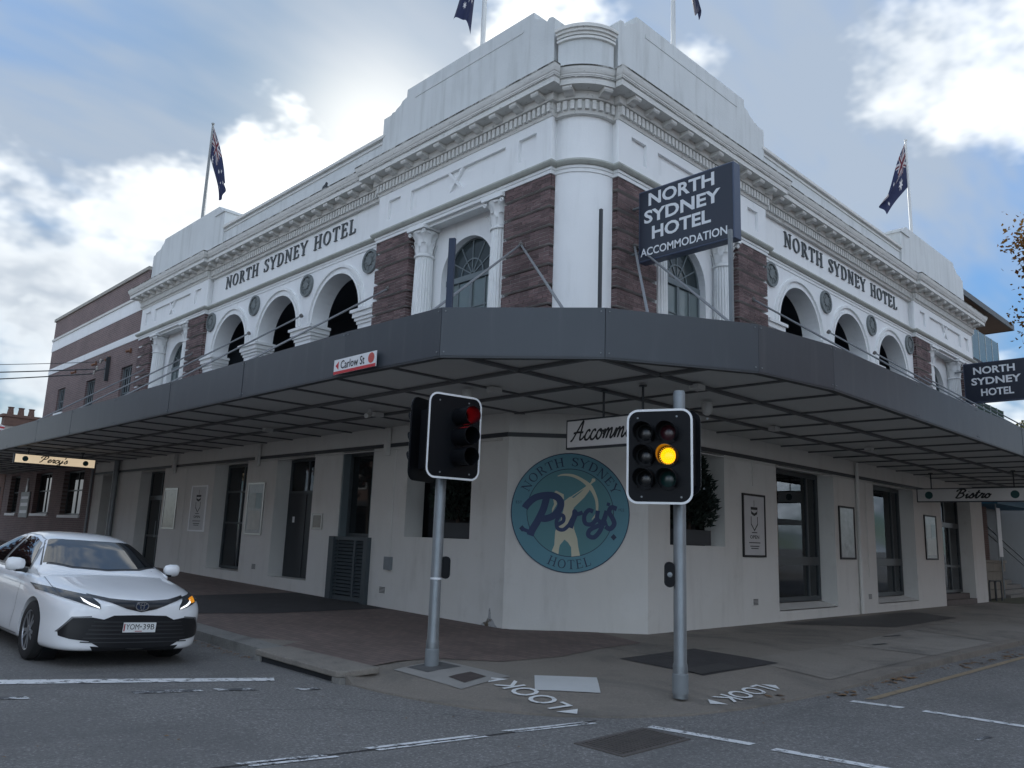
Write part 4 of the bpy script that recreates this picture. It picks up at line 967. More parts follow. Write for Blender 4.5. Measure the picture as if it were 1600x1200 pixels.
def arcade(T, side):
    d0, d1 = PJ, PJ+.46; e = [A1, (ARC_C[0]+ARC_C[1])/2, (ARC_C[1]+ARC_C[2])/2, B0]
    for i, c in enumerate(ARC_C):
        arch_wall(T, e[i], e[i+1], 4.25, 8.48, c, ARC_R, ARC_Z, d0, d1).build('arcade_wall', WHITE, HOTEL)
        ring(T, c, ARC_Z, ARC_R+.001, ARC_R+.07, d0-.035, d0+.01).build('archivolt', TRIM, HOTEL, smooth=True)
        ring(T, c, ARC_Z, ARC_R+.16, ARC_R+.235, d0-.055, d0+.01).build('archivolt', TRIM, HOTEL, smooth=True)
    th = [(A1, ARC_C[0]-ARC_R), (ARC_C[0]+ARC_R, ARC_C[1]-ARC_R), (ARC_C[1]+ARC_R, ARC_C[2]-ARC_R), (ARC_C[2]+ARC_R, B0)]
    for a, bq in th:
        im = MB(T)
        for p, z0, z1 in ((.03, 6.60, 6.68), (.07, 6.68, 6.76), (.11, 6.76, 6.88), (.16, 6.88, 6.955)):
            im.box(a-p if a > A1 else a+.002, bq+p if bq < B0 else bq-.002, d0-p, d1+.02, z0, z1)
        im.build('impost', TRIM, HOTEL)
    for s in (7.07, 10.07, 13.09, 16.08):
        r = MB(T); 
        for r0, r1, dd in ((0.0, .10, .05), (.12, .22, .03), (.25, .31, .06)):
            pr = ring(T, s, 8.14, max(r0, .001), r1, d0-dd, d0+.005, 24, 0, 360); r.v += [v for v in pr.v] if False else []; o = len(r.v); r.v += pr.v; r.f += [tuple(i+o for i in f) for f in pr.f]
        ro = r.build('roundel', ROUND, HOTEL)
        bk = ring(T, s, 8.14, .001, .30, d0-.015, d0+.004, 24, 0, 360); bk.build('roundel_disc', ROUND, ro)
        for k in range(10):
            a = 2*math.pi*k/10; p = MB(T); p.tube((s+.11*math.cos(a), d0-.03, 8.14+.11*math.sin(a)), (s+.25*math.cos(a), d0-.03, 8.14+.25*math.sin(a)), .018, n=5); p.build('petal', ROUND, ro)
    # verandah behind the arches
    rm = MB(T); rm.box(A1+.05, B0-.05, 3.2, 3.25, 4.25, 8.4); rm.box(A1+.05, B0-.05, d1, 3.2, 8.36, 8.4); rm.box(A1+.02, A1+.05, d1, 3.2, 4.25, 8.4); rm.box(B0-.05, B0-.02, d1, 3.2, 4.25, 8.4)
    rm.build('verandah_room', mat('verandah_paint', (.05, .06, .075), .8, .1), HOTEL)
    for c in ARC_C:
        sash_window(T, c-.55, c+.55, 4.4, 7.0, 3.08, (c,), (5.6,), .08, DKFRAME, GLASS)
    fl = MB(T); fl.box(A1, B0, PJ, 3.2, 4.2, 4.3); fl.build('verandah_floor', DARK, HOTEL)
    # wall lettering
    s0, s1 = 7.95, 15.42
    glyphs, adv = text_quads('serif', 'NORTH SYDNEY HOTEL', gap=.16)
    h = .40; sx = (s1-s0)/adv
    for ch, g in zip('NORTH SYDNEY HOTEL', glyphs):
        if not g: continue
        fn = (lambda u, v, w: T(s1-u*sx, d0+.068-w, 9.14+v*h)) if side == 'L' else (lambda u, v, w: T(s0+u*sx, d0+.068-w, 9.14+v*h))
        strokes_mesh(g, fn, .035).build('letter', LETG, HOTEL)
for T, side in ((TL, 'L'), (TR, 'R')):
    bay(T, side, A0, A1, False); bay(T, side, B0, B1, True); arcade(T, side)
# bricks: the 300 that show largest are parts, the rest of each pier is one joined part
def place_bricks():
    BR = sorted(BRICKS, key=lambda b: (Vector(b[0])-CAMP).length + (0 if b[0][2] > 4.7 else 100))
    rest = {}
    for i, (p, core, kind, sc, jit, hs) in enumerate(BR):
        me = unit_brick(kind); scl = (1, sc, hs) if kind[1] == 'y' else (sc, 1, hs)
        off = Vector((jit, 0, 0)) if kind[1] == 'y' else Vector((0, jit, 0))
        if p[2] < 4.3: continue
        if i < 300:
            o = bpy.data.objects.new('brick', me); COL.objects.link(o); o.parent = core; o.location = Vector(p)+off; o.scale = scl
        else:
            b = rest.setdefault(core, MB()); b.add([(v.co.x*scl[0]+p[0]+off.x, v.co.y*scl[1]+p[1]+off.y, v.co.z*scl[2]+p[2]) for v in me.vertices], [tuple(f.vertices) for f in me.polygons])
    for core, b in rest.items(): b.build('bricks', BRICK, core, kind='stuff', keepnormals=True)
place_bricks()
# body, roof and the return walls
b = MB(); b.box(1.3, B1-.02, 1.3, B1-.02, 10.2, 10.35); b.build('roof', PARA, HOTEL)
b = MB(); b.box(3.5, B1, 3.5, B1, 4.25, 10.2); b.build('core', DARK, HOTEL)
b = MB(); b.box(B1-.3, B1-.01, .7, B1, -.3, 11.2); b.build('side_wall', WHITE, HOTEL)
b = MB(); b.box(.04, .6, 22.02, B1-.004, 4.25, 8.5); b.build('bay_return', WHITE, HOTEL)
b = MB(TR); b.box(22.02, B1-.004, .04, .6, 4.25, 8.5); b.build('bay_return', WHITE, HOTEL)
b = MB(TRG); b.box(20.41, 21.7, .0, .48, 0, .01); 
# --- brick wing at the far end of the left street
W_OPEN = [(22.95, 24.15, 5.6, 7.66), (27.25, 28.45, 5.7, 7.62), (31.45, 32.6, 6.55, 7.70)]
b = MB(TL); wall_cells(b, B1, 34.65, 3.9, 11.32, .10, .5, W_OPEN); b.build('brick_wing_wall', WING, HOTEL)
b = MB(); b.box(.5, 12, 34.2, 34.64, -.3, 11.32); b.build('brick_wing_end', WINGX, HOTEL)
for z0, z1, p in ((9.78, 10.30, .02), (10.30, 10.40, .07), (8.62, 8.90, .02)):
    b = MB(TL); b.box(B1+.002, 34.66, .10-p, .3, z0, z1); b.build('render_band', WHITE if p < .05 else CORN, HOTEL)
b = MB(TL); b.box(B1, 34.72, .03, .6, 11.32, 11.46); b.build('wing_coping', mat('stone_coping', (.36, .34, .30), .85, .15, 2.0, .2, 40), HOTEL)
for s0, s1, z0, z1 in W_OPEN:
    w = sash_window(TL, s0, s1, z0, z1, .22, ((s0+s1)/2,), ((z0+z1)/2,), .06, GREYFRAME, GLASSF)
    for k in range(5):
        q = MB(TL); s = s0+.1+k*(s1-s0-.2)/4; q.tube((s, .16, z0+.02), (s, .16, z1-.02), .012, n=5); q.build('security_bar', GREYM, w)
    q = MB(TL); q.box(s0-.06, s1+.06, .04, .2, z0-.09, z0-.002); q.build('sill', WHITE, w)
b = MB(TL); b.box(22.35, 34.2, .7, .75, 4, 11); b.build('dark_room', DARK, HOTEL)
# ground floor of the wing: brick with tall windows
G_OPEN = [(26.7, 29.4, 1.9, 3.75), (31.2, 33.8, 1.95, 3.8), (36.6, 38.4, 1.95, 3.8)]
b = MB(TL); wall_cells(b, 25.3, 39.6, -.3, 3.95, .02, .45, G_OPEN); b.build('brick_ground_wall', WING, HOTEL)
for s0, s1, z0, z1 in G_OPEN:
    sash_window(TL, s0, s1, z0, z1, .22, ((s0+s1)/2,), ((z0+z1)/2+.1,), .07, DKFRAME, GLASS)
    q = MB(TL); q.box(s0-.08, s1+.08, -.05, .2, z0-.12, z0-.002); q.build('sill', TRIM, HOTEL)
for k, s in enumerate((23.3, 25.7, 27.4, 30.2)):       # small orange security lamps on the wing
    q = MB(TL); q.box(s-.06, s+.06, .03, .098, 8.15+.02*k, 8.32+.02*k); q.tube((s, .02, 8.22), (s, -.1, 8.16), .05, n=8); q.build('flood_lamp', mat('terracotta_plastic', (.20, .09, .05), .5), HOTEL)
# ------------------------------------------------------------------ street awning
ZA, ZF = 3.90, 4.55
AW = [(-4.02, 41.0), (-4.03, 1.25), (-3.95, -.9), (-2.60, -2.56), (-.71, -3.66), (1.0, -3.92), (41.0, -3.90)]
def make_awning():
    P = [Vector(p) for p in AW]
    b = MB(); inn = [(.3, 41), (.3, 2.0), (2.0, .3), (41, .3)]
    ring_ = [(p.x+.12, p.y+.12) for p in P]+inn[::-1]
    b.prism([(p[0]*.985+.03, p[1]) if False else p for p in ring_], 4.02, 4.30, lambda u, w, h: (u, w, h))
    aw = b.build('awning', mat('awning_roof_sheet', (.16, .17, .18), .6, .15), HOTEL)
    # fascia panels: one per sheet, butted with a thin joint
    for i in range(len(P)-1):
        a, c = P[i], P[i+1]; L = (c-a).length; n = max(1, round(L/3.3)) if L > 4 else 1
        t = (c-a).normalized(); nr = Vector((t.y, -t.x))
        if nr.dot(Vector((-1, -1))) < 0: nr = -nr
        for k in range(n):
            g = .004; p = a+t*(L*k/n+g); q = a+t*(L*(k+1)/n-g); j = random.uniform(-.004, .004)
            f = MB(); pts = [p+nr*j, q+nr*random.uniform(-.004, .004), q-nr*.06, p-nr*.06]
            f.prism([tuple(x) for x in pts], ZA, ZF, lambda u, w, h: (u, w, h)); fp = f.build('fascia_panel', FASC, aw); rv = MB()
            for zz in (ZA+.05, ZF-.05):
                for e_ in (p+t*.05, q-t*.05): rv.tube((*(e_+nr*.0), zz), (*(e_+nr*.012), zz), .010, n=6)
            rv.build('rivets', GREYM, fp, kind='stuff')
        f = MB(); pts = [a-nr*.0+t*0, c-nr*.0, c-nr*.10, a-nr*.10]
        f.prism([tuple(x-nr*.004) for x in pts], ZA-.028, ZA-.001, lambda u, w, h: (u, w, h)); f.build('fascia_lip', DKTRIM, aw)
    # soffit: sheets in a square grid between dark battens
    def clip(poly, ins):
        for i in range(len(P)-1):
            a, c = P[i], P[i+1]; t = (c-a).normalized(); nr = Vector((t.y, -t.x))
            if nr.dot(Vector((-1, -1))) < 0: nr = -nr
            out = []; dist = lambda p: (Vector(p)-a).dot(nr)+ins
            for k in range(len(poly)):
                p, q = poly[k], poly[(k+1) % len(poly)]; dp, dq = dist(p), dist(q)
                if dp <= 0: out.append(p)
                if dp*dq < 0: s = dp/(dp-dq); out.append((p[0]+(q[0]-p[0])*s, p[1]+(q[1]-p[1])*s))
            poly = out
            if len(poly) < 3: return []
        return poly
    pit = 1.38
    X = [-2.68+pit*k for k in range(-1, 33)]; Y = [-2.48+pit*k for k in range(-1, 33)]
    inside = lambda x, y: x > .25 and y > .25
    for i in range(len(X)-1):
        for j in range(len(Y)-1):
            cx, cy = (X[i]+X[i+1])/2, (Y[j]+Y[j+1])/2
            if inside(X[i], Y[j]) or (cx > 1.2 and cy > 1.2): continue
            if X[i] > 30 or Y[j] > 38: continue
            q = clip([(X[i]+.004, Y[j]+.004), (X[i+1]-.004, Y[j]+.004), (X[i+1]-.004, Y[j+1]-.004), (X[i]+.004, Y[j+1]-.004)], .06)
            if len(q) < 3: continue
            b = MB(); z = ZA+.02+random.uniform(-.002, .002); b.prism(q, z, z+.02, lambda u, w, h: (u, w, h)); b.build('soffit_panel', SOFF, aw)
    def batten(x0, y0, x1, y1, w=.04):
        d = Vector((x1-x0, y1-y0)).normalized(); n = Vector((-d.y, d.x))*w/2
        q = clip([(x0+n.x, y0+n.y), (x1+n.x, y1+n.y), (x1-n.x, y1-n.y), (x0-n.x, y0-n.y)], .06)
        if len(q) >= 3: b = MB(); b.prism(q, ZA-.012 if w < .07 else ZA-.03, ZA+.0175 if w < .07 else ZA+.015, lambda u, w_, h: (u, w_, h)); b.build('batten', BATT, aw)
    for x in X[1:]:
        if x < 30: batten(x, -5, x, (41 if x < 0 else (1.9-x if x < 1.9 else 0)), .042)
    for y in Y[1:]:
        if y < 38: batten(-5, y, (41 if y < 0 else (1.9-y if y < 1.9 else 0)), y, .042)
    for c in (-2.68, -1.3): batten(c, -5, c, 41, .072)
    for c in (-2.48, -1.1): batten(-5, c, 41, c, .072)
    # small things fixed to the soffit
    CAMW = mat('pale_plastic', (.5, .5, .48), .5)
    for x, y, s in ((-2.17, .58, .09), (.9, -1.85, .09)):
        b = MB(); b.lathe([(s, ZA-.03), (s, ZA-.12), (s*.8, ZA-.2), (s*.3, ZA-.23)], x, y, 14); b.build('dome_lamp', CAMW, aw, smooth=True)
    for x, y in ((-2.01, .12), (-1.54, 3.93), (-.44, -2.53), (3.97, -1.41), (8, -1.6), (-1.6, 8.2)):
        b = MB(); b.box(x-.1, x+.1, y-.07, y+.07, ZA-.09, ZA-.013); b.build('light_fitting', CAMW, aw)
    b = MB(); b.tube((-1.9, 3.65, ZA-.012), (-1.9, 3.65, ZA-.12), .03, n=8); b.tube((-1.9, 3.65, ZA-.12), (-2.05, 3.55, ZA-.17), .045, n=8); b.build('camera', CAMW, aw)
    # tie rods from wall eyes down to the fascia
    def rod(p, q):
        b = MB(); b.tube(p, q, .022, n=8); r = b.build('tie_rod', RODM, aw, smooth=True)
        e = MB(); e.tube((p[0], p[1], p[2]), tuple(Vector(p)+(Vector(p)-Vector(q)).normalized()*.06), .05, .06, n=8); e.build('wall_eye', mat('iron_eye', (.16, .15, .14), .7, .3, 9.0), r)
    zr = 4.42
    for s, z in ((1.70, 7.2), (6.12, 7.2), (10.07, 7.25), (13.09, 7.25), (17.1, 7.2), (21.4, 7.2)):
        rod((-.02, s, z), (-3.9, s if s > 2 else -.2, zr)); rod((s-.12, .05, z), (s-.12 if s > 2 else -.6, -3.8 if s > 2 else -3.45, zr))
    rod((-.02, 1.66, 7.18), (-2.75, -2.1, zr)); rod((1.45, .05, 7.18), (-1.9, -2.75, zr))
    return aw
AWN = make_awning()
# ------------------------------------------------------------------ signs
def blade_sign(label, x, y0, y1, z0, z1, lines, post=False):
    t = thing('blade_sign', label, 'sign', (x, y0, z0))
    b = MB(); b.box(x-.11, x+.11, y1, y0, z0, z1); o = b.build('case', NAVYS, t); md = o.modifiers.new('bevel', 'BEVEL'); md.width = .012
    b = MB(); b.box(x-.115, x-.112, y1+.03, y0-.03, z0+.03, z1-.03); b.build('face', NAVY, t)
    for txt, ya, yb, za, zb in lines:      # ya -> yb is the reading direction on the -X face
        sans('lettering', txt, ya-yb, zb-za, lambda u, v, w: (x-.116-w, ya-u, za+v), LETW, t, bold=.028 if len(txt) < 8 else .018)
    for z in (z0+.25, z1-.25):
        b = MB(); b.tube((x, y0, z), (x, .2, z), .03, n=8); b.build('bracket', GREYM, t)
    if post:
        b = MB(); b.box(x-.05, x+.05, y1+.02, y1+.12, 4.3, z0); b.build('post', GREYM, t)
    return t
blade_sign('large navy blade sign with ACCOMMODATION as its bottom line, on the corner pier', 1.45, -.12, -2.16, 6.78, 8.20,
  [('NORTH', -.36, -1.78, 7.86, 8.12), ('SYDNEY', -.26, -1.90, 7.52, 7.78), ('HOTEL', -.44, -1.70, 7.18, 7.44), ('ACCOMMODATION', -.18, -2.02, 6.88, 7.04)])
b = MB(); b.box(-.03, .03, -.03, .03, 4.3, 6.78)
po = tag(b.build('sign_post', GREYM), 'slim grey steel post standing on the awning below the large navy sign', 'post'); po.location = (.98, -2.28, 0)
blade_sign('navy blade sign reading NORTH SYDNEY HOTEL at the far end of the right street front', 20.5, -.10, -2.30, 6.80, 8.22,
  [('NORTH', -.42, -1.70, 7.80, 8.06), ('SYDNEY', -.34, -1.86, 7.42, 7.68), ('HOTEL', -.62, -1.62, 7.02, 7.28)])
# edge-on banner panels above the corner awning
NB = mat('navy_banner_edge', (.02, .035, .07), .5)
b = MB(); b.box(-.025, .025, -.045, .045, 0, 1.32); o = tag(b.build('banner_post', NB), 'thin dark blue panel seen edge-on in front of the left arched window', 'panel'); o.location = (-3.70, -.74, 4.3); o.rotation_euler = (0, 0, R(30))
b = MB(); b.box(-.02, .02, -.02, .02, 0, 1.82); o = tag(b.build('banner_post', DKTRIM), 'thin dark upright bar in front of the white rounded corner', 'post'); o.location = (-2.25, -2.17, 4.3)
# street name plate on the fascia
def street_sign():
    X = -4.035; y0, y1 = 1.46, .37; z0, z1 = 3.905, 4.13
    t = thing('street_sign', 'white street name plate reading Carlow St with a red band on the grey fascia', 'street sign', (X, y0, z0))
    t0 = MB(); t0.box(X-.035, X-.02, y1, y0, z0, z1); t0.build('plate', mat('sign_white', (.78, .79, .80), .5, .03), t)
    RED = mat('sign_red', (.55, .03, .04), .5, .05); SAL = mat('faded_emblem_red', (.62, .17, .13), .6, .2, 30.0)
    q = MB(); q.box(X-.038, X-.0352, y1, y0, z0, z0+.045); q.build('red_band', RED, t)
    q = MB(); q.add([(X-.037, y0-.13, z0+.065), (X-.037, y0-.13, z0+.195), (X-.037, y0-.045, z0+.13)], [(0, 1, 2)]); q.build('arrow', RED, t)
    sans('lettering', 'Carlow St', .62, .125, lambda u, v, w: (X-.035-w, y0-.19-u, z0+.07+v), BLACK, t, bold=.008)
    q = MB(); n = 24; q.add([(X-.037, y1+.115+.078*math.cos(2*math.pi*i/n), z0+.135+.078*math.sin(2*math.pi*i/n)) for i in range(n)], [tuple(range(n))]); e = q.build('emblem', SAL, t)
    for i in range(4):
        q = MB(); rr = .064-.016*i; q.v = []; 
        pr = ribbon([(rr*math.cos(2*math.pi*k/20), rr*math.sin(2*math.pi*k/20)) for k in range(21)], .006)
        for qd in pr: q.add([(X-.0385, y1+.115+p.x, z0+.135+p.y) for p in qd], [(0, 1, 2, 3)])
        q.build('emblem_ring', RED, e)
street_sign()
# hanging light boxes under the awning
CREAM = mat('lightbox_face', (.62, .60, .58), .5, .04)
WARM = mat('lit_lightbox_face', (.75, .62, .42), .5, .05, emit=(1.0, .80, .55), estr=.16)
GREEN = mat('green_dot', (.01, .06, .06), .5)
def lightbox(name, label, P0, ux, length, z0, z1, word, wpos, wlen, wh, face, dots, hang, sw=.1):
    """P0: left end seen from the reading side, ux: reading direction, outward normal = ux x up"""
    P0 = Vector(P0); ux = Vector(ux).normalized(); nr = Vector((ux.y, -ux.x))
    t = thing(name, label, 'sign', (P0.x, P0.y, z0))
    def fn(u, v, w): p = P0+ux*u+nr*w; return (p.x, p.y, v)
    def bx(u0, u1, w0, w1, v0, v1, nm, m, par=t):
        b = MB(); b.add([fn(u, v, w) for v in (v0, v1) for w in (w0, w1) for u in (u0, u1)], [(0, 2, 3, 1), (4, 5, 7, 6), (0, 1, 5, 4), (2, 6, 7, 3), (0, 4, 6, 2), (1, 3, 7, 5)]); return b.build(nm, m, par)
    bx(0, length, -.09, .0, z0, z1, 'case', DKTRIM)
    bx(.035, length-.035, .001, .012, z0+.03, z1-.03, 'face', face)
    if word:
        gl, adv = text_quads('script', word, sw, 0.0, .28); sx = wlen/adv; sy = wh
        strokes_mesh([s for g in gl for s in g], lambda u, v, w: fn(wpos+u*sx, z0+(z1-z0)*.28+v*sy, .0125+w)).build('lettering', BLACK, t)
    for u in dots:
        b = MB(); n = 20; r = (z1-z0)*.27; b.add([fn(u+r*math.cos(2*math.pi*i/n), (z0+z1)/2+r*math.sin(2*math.pi*i/n), .0135) for i in range(n)], [tuple(range(n))]); b.build('dot', GREEN, t)
    for u in hang:
        b = MB(); b.tube(fn(u, z1, -.045), fn(u, ZA-.03, -.045), .018, n=8); b.tube(fn(u, ZA-.035, -.045), fn(u, ZA-.013, -.045), .06, n=10); b.build('hanger', DKTRIM, t)
    return t
lightbox('hanging_sign', 'hanging light box with the script word Accommodation, partly behind the amber signal', (-.92, -.42), (0, -1), 2.24, 3.0, 3.47, 'Accommodation', .10, 2.0, .30, CREAM, (), (.72, 1.46), .11)
lightbox('hanging_sign', 'long hanging light box with the script word Bistro between two green dots', (14.6, -.28), (0, -1), 2.95, 3.04, 3.44, 'Bistro', 1.0, .92, .24, CREAM, (.34, 2.52), (.4, 2.5), .15)
lightbox('hanging_sign', "lit cream light box with the script word Percy's under the left awning", (-3.98, 20.2), (1, 0), 2.42, 3.38, 3.70, "Percy's", .72, .82, .20, WARM, (.32, 2.10), (.4, 2.0), .14)
# painted roundel on the corner wall
def corner_logo():
    e1 = Vector((1, -1, 0)).normalized(); nr = Vector((-1, -1, 0)).normalized(); c0 = Vector((.92, .92, 2.1))+e1*(-.13)
    fn = lambda u, v, w: tuple(c0+e1*u+Vector((0, 0, v))+nr*w)
    t = thing('painted_roundel', "round teal hotel emblem with an archer and the name Percy's on the corner wall", 'emblem', tuple(c0))
    TEAL = mat('teal_sign_paint', (.10, .26, .32), .6, .10, 1.5); TEAL2 = mat('green_teal_paint', (.09, .24, .265), .6, .12, 1.5); INK = mat('navy_ink', (.012, .03, .075), .55); INK2 = mat('blue_script_ink', (.006, .028, .11), .5); CRM = mat('cream_sign_paint', (.58, .56, .42), .6, .08)
    def disc(r, w0, w1, nm, m, n=64, par=t):
        b = MB(); P = [(r*math.cos(2*math.pi*i/n), r*math.sin(2*math.pi*i/n)) for i in range(n)]
        b.prism(P, w0, w1, lambda u, v, w: fn(u, v, w)); return b.build(nm, m, par)
    disc(1.09, .004, .020, 'rim', INK); disc(1.072, .0201, .024, 'ring_field', TEAL); disc(.80, .0241, .0255, 'inner_line', INK); disc(.787, .0256, .028, 'inner_field', TEAL2)
    def arc_text(txt, amid, rad, h, span, inward):
        gl, adv = text_quads('serif', txt, gap=.1); S = []
        for g in gl:
            for s in g:
                q2 = []
                for q in s:
                    q2.append([Vector((0, 0)) for _ in q])
                    for k, p in enumerate(q):
                        f = p.x/adv-.5
                        a = R(amid)-f*R(span) if not inward else R(amid)+f*R(span)
                        rr = rad+p.y*h if not inward else rad+(1-p.y)*h
                        q2[-1][k] = Vector((rr*math.cos(a), rr*math.sin(a)))
                S.append(q2)
        strokes_mesh(S, lambda u, v, w: fn(u, v, .0245+w), eps=.0002).build('lettering', INK, t)
    arc_text('NORTH SYDNEY', 90, .845, .165, 132, False); arc_text('HOTEL', 270, .85, .165, 48, True)
    sans('small_lettering', 'EST', .115, .05, lambda u, v, w: fn(-1.0+u, .13+v, .0245+w), INK, t); sans('small_lettering', '1922', .115, .05, lambda u, v, w: fn(.875+u, .05+v, .0245+w), INK, t)
    for x, y in ((-.87, -.32), (.80, -.42)):
        b = MB(); b.add([fn(x-.055, y, .026), fn(x, y-.06, .026), fn(x+.055, y, .026), fn(x, y+.06, .026)], [(0, 1, 2, 3)]); b.build('diamond', INK, t)
    # archer: torso and legs, head, arm, bow, string
    k = 1.09/508.0
    def P(px, py): return ((px-604)*k, -(py-613)*k)       # sketch units: emblem centre 604,613, radius 508
    def poly(pts, w, nm):
        b = MB(); b.add([fn(*P(*p), w) for p in pts], [tuple(range(len(pts)))]); b.build(nm, CRM, t)
    poly([(480, 775), (640, 752), (668, 830), (678, 900), (694, 972), (622, 982), (618, 905), (590, 865), (560, 842), (545, 862), (522, 890), (515, 925), (512, 966), (455, 942), (475, 890), (478, 830)], .0284, 'figure_legs')
    poly([(552, 518), (600, 480), (630, 490), (690, 440), (738, 388), (776, 398), (758, 432), (720, 485), (660, 545), (632, 575), (630, 640), (640, 752), (480, 775), (520, 700), (540, 620), (552, 560)], .0288, 'figure_torso')
    poly([(458, 456), (478, 432), (545, 462), (548, 500), (530, 520), (500, 500), (470, 470)], .0292, 'figure_head')
    poly([(455, 500), (482, 520), (490, 545), (470, 580), (450, 620), (448, 590), (465, 548)], .0292, 'figure_hair')
    def rib(pts, w, nm, z, m=CRM):
        S = [ribbon([(*P(x, y), ww*k) for x, y, ww in smooth_pts(pts, 6)], .02)]
        strokes_mesh(S, lambda u, v, w_: fn(u, v, z+w_), eps=.0002).build(nm, m, t)
    rib([(490, 308, 6), (540, 295, 16), (620, 300, 24), (700, 335, 28), (765, 385, 40), (805, 445, 28), (830, 520, 24), (828, 610, 18), (790, 668, 6)], 0, 'bow', .0296)
    rib([(600, 490, 8), (670, 440, 8), (770, 365, 10), (800, 330, 34), (806, 318, 4)], 0, 'arrow', .0300)
    # script name across the emblem
    def sp(pts, w, z): 
        rib([(x, y, w) for x, y in pts], 0, 'script_stroke', z, INK2)
    sp([(215, 590), (238, 555), (300, 500), (390, 475), (470, 480), (518, 520), (515, 580), (470, 640), (400, 672), (340, 668)], 58, .0306)
    sp([(400, 490), (375, 590), (330, 690), (285, 770), (268, 818)], 60, .0312)
    sp([(268, 800), (240, 780), (190, 765)], 30, .0317)
    sp([(500, 720), (545, 690), (548, 650), (520, 640), (490, 690), (500, 750), (550, 760), (600, 715)], 32, .0320)
    sp([(600, 715), (635, 640), (640, 600), (665, 625), (710, 610)], 34, .0324); sp([(655, 625), (628, 690), (612, 745)], 36, .0328)
    sp([(800, 600), (760, 590), (725, 640), (735, 700), (790, 705), (840, 650)], 36, .0332)
    sp([(840, 590), (835, 660), (880, 680), (915, 590)], 36, .0336); sp([(915, 590), (890, 680), (860, 760), (810, 815), (762, 800), (775, 755), (850, 715), (920, 690)], 38, .0340)
    sp([(932, 520), (925, 548)], 28, .0344)
    sp([(1000, 570), (955, 560), (935, 600), (965, 650), (980, 700), (945, 740), (905, 720)], 40, .0348)
corner_logo()
# framed boards and posters on the street walls
PAPER = mat('poster_paper', (.50, .50, .50), .5, .12, 3.0)
FOIL = mat('glazed_menu', (.22, .21, .18), .15, .5, 4.0, spec=.6, dirt=.6, dirtcol=(.05, .05, .05))
FOIL2 = mat('pale_glazed_menu', (.30, .31, .31), .2, .45, 3.0, spec=.5, dirt=.5, dirtcol=(.08, .08, .085))
def board(T, label, s0, s1, z0, z1, face, frame, kind, left):
    t = thing('wall_board', label, 'notice board', T(s0, -.02, z0))
    fw = .045; b = MB(T); b.box(s0, s1, -.035, -.002, z0, z0+fw); b.box(s0, s1, -.035, -.002, z1-fw, z1); b.box(s0, s0+fw, -.035, -.002, z0+fw, z1-fw); b.box(s1-fw, s1, -.035, -.002, z0+fw, z1-fw)
    b.build('frame', frame, t)
    b = MB(T); b.box(s0+fw, s1-fw, -.022, -.003, z0+fw, z1-fw); b.build('sheet', face, t)
    u = lambda a: (s1-a*(s1-s0)) if left else (s0+a*(s1-s0)); h = z1-z0
    fn = lambda a, v, w: T(u(a), -.023-w, z0+v*h)
    if kind == 'open':
        def q(pts, nm='print'): b = MB(); b.add([fn(*p, .001) for p in pts], [tuple(range(len(pts)))]); b.build(nm, BLACK, t)
        for pts, w in (([(.36, .64), (.36, .52), (.5, .42), (.64, .52), (.64, .64)], .03), ([(.35, .77), (.65, .77), (.62, .70), (.5, .67), (.38, .70), (.35, .77)], .045), ([(.5, .80), (.5, .90)], .02)):
            for qd in ribbon(pts, w): q([tuple(p) for p in qd])
        sans('print', 'OPEN', .40, .055, lambda a, v, w: fn(.30+a, .29+v, .001), BLACK, t, bold=.02)
        for y, a0, a1 in ((.38, .38, .62), (.22, .25, .75), (.165, .3, .7), (.13, .34, .66)): q([(a0, y), (a1, y), (a1, y+.014), (a0, y+.014)])
    if kind == 'sheets':
        for k, (a0, a1, v0, v1) in enumerate(((.14, .50, .52, .80), (.53, .86, .50, .80), (.14, .86, .10, .46))):
            b = MB(); b.add([fn(a0, v0, .002), fn(a1, v0, .002), fn(a1, v1, .002), fn(a0, v1, .002)], [(0, 1, 2, 3)]); b.build('paper', mat('menu_paper%d' % k, ((.30, .33, .32), (.16, .24, .25), (.36, .35, .32))[k], .3, .3, 6.0), t)
    return t
STEELF = mat('bright_steel_frame', (.45, .45, .43), .3, .1, metal=.6)
board(TL, 'tall steel-framed glazed board between the door and the OPEN poster on the left street wall', 16.92, 17.95, 1.5, 2.8, FOIL, STEELF, 'foil', True)
board(TL, 'unframed white OPEN poster with a black crest on the left street wall', 14.72, 15.85, 1.46, 2.84, PAPER, WHITEP, 'open', True)
board(TL, 'steel-framed menu case with several sheets beside the dark left doorway', 11.15, 12.1, 1.44, 2.84, FOIL2, STEELF, 'sheets', True)
board(TL, 'small square framed plate beside the louvred gate', 8.14, 8.60, 1.64, 2.02, FOIL, STEELF, 'foil', True)
board(TRG, 'black-framed OPEN poster beside the corner window on the right street wall', 5.16, 6.12, 1.38, 2.72, PAPER, BLACK, 'open', False)
board(TRG, 'black-framed picture board beside the down pipe on the right street wall', 9.88, 10.80, 1.37, 2.70, FOIL2, BLACK, 'foil', False)
board(TRG, 'black-framed board with paper sheets next to the right-hand door', 15.86, 16.88, 1.40, 2.74, FOIL2, BLACK, 'sheets', False)
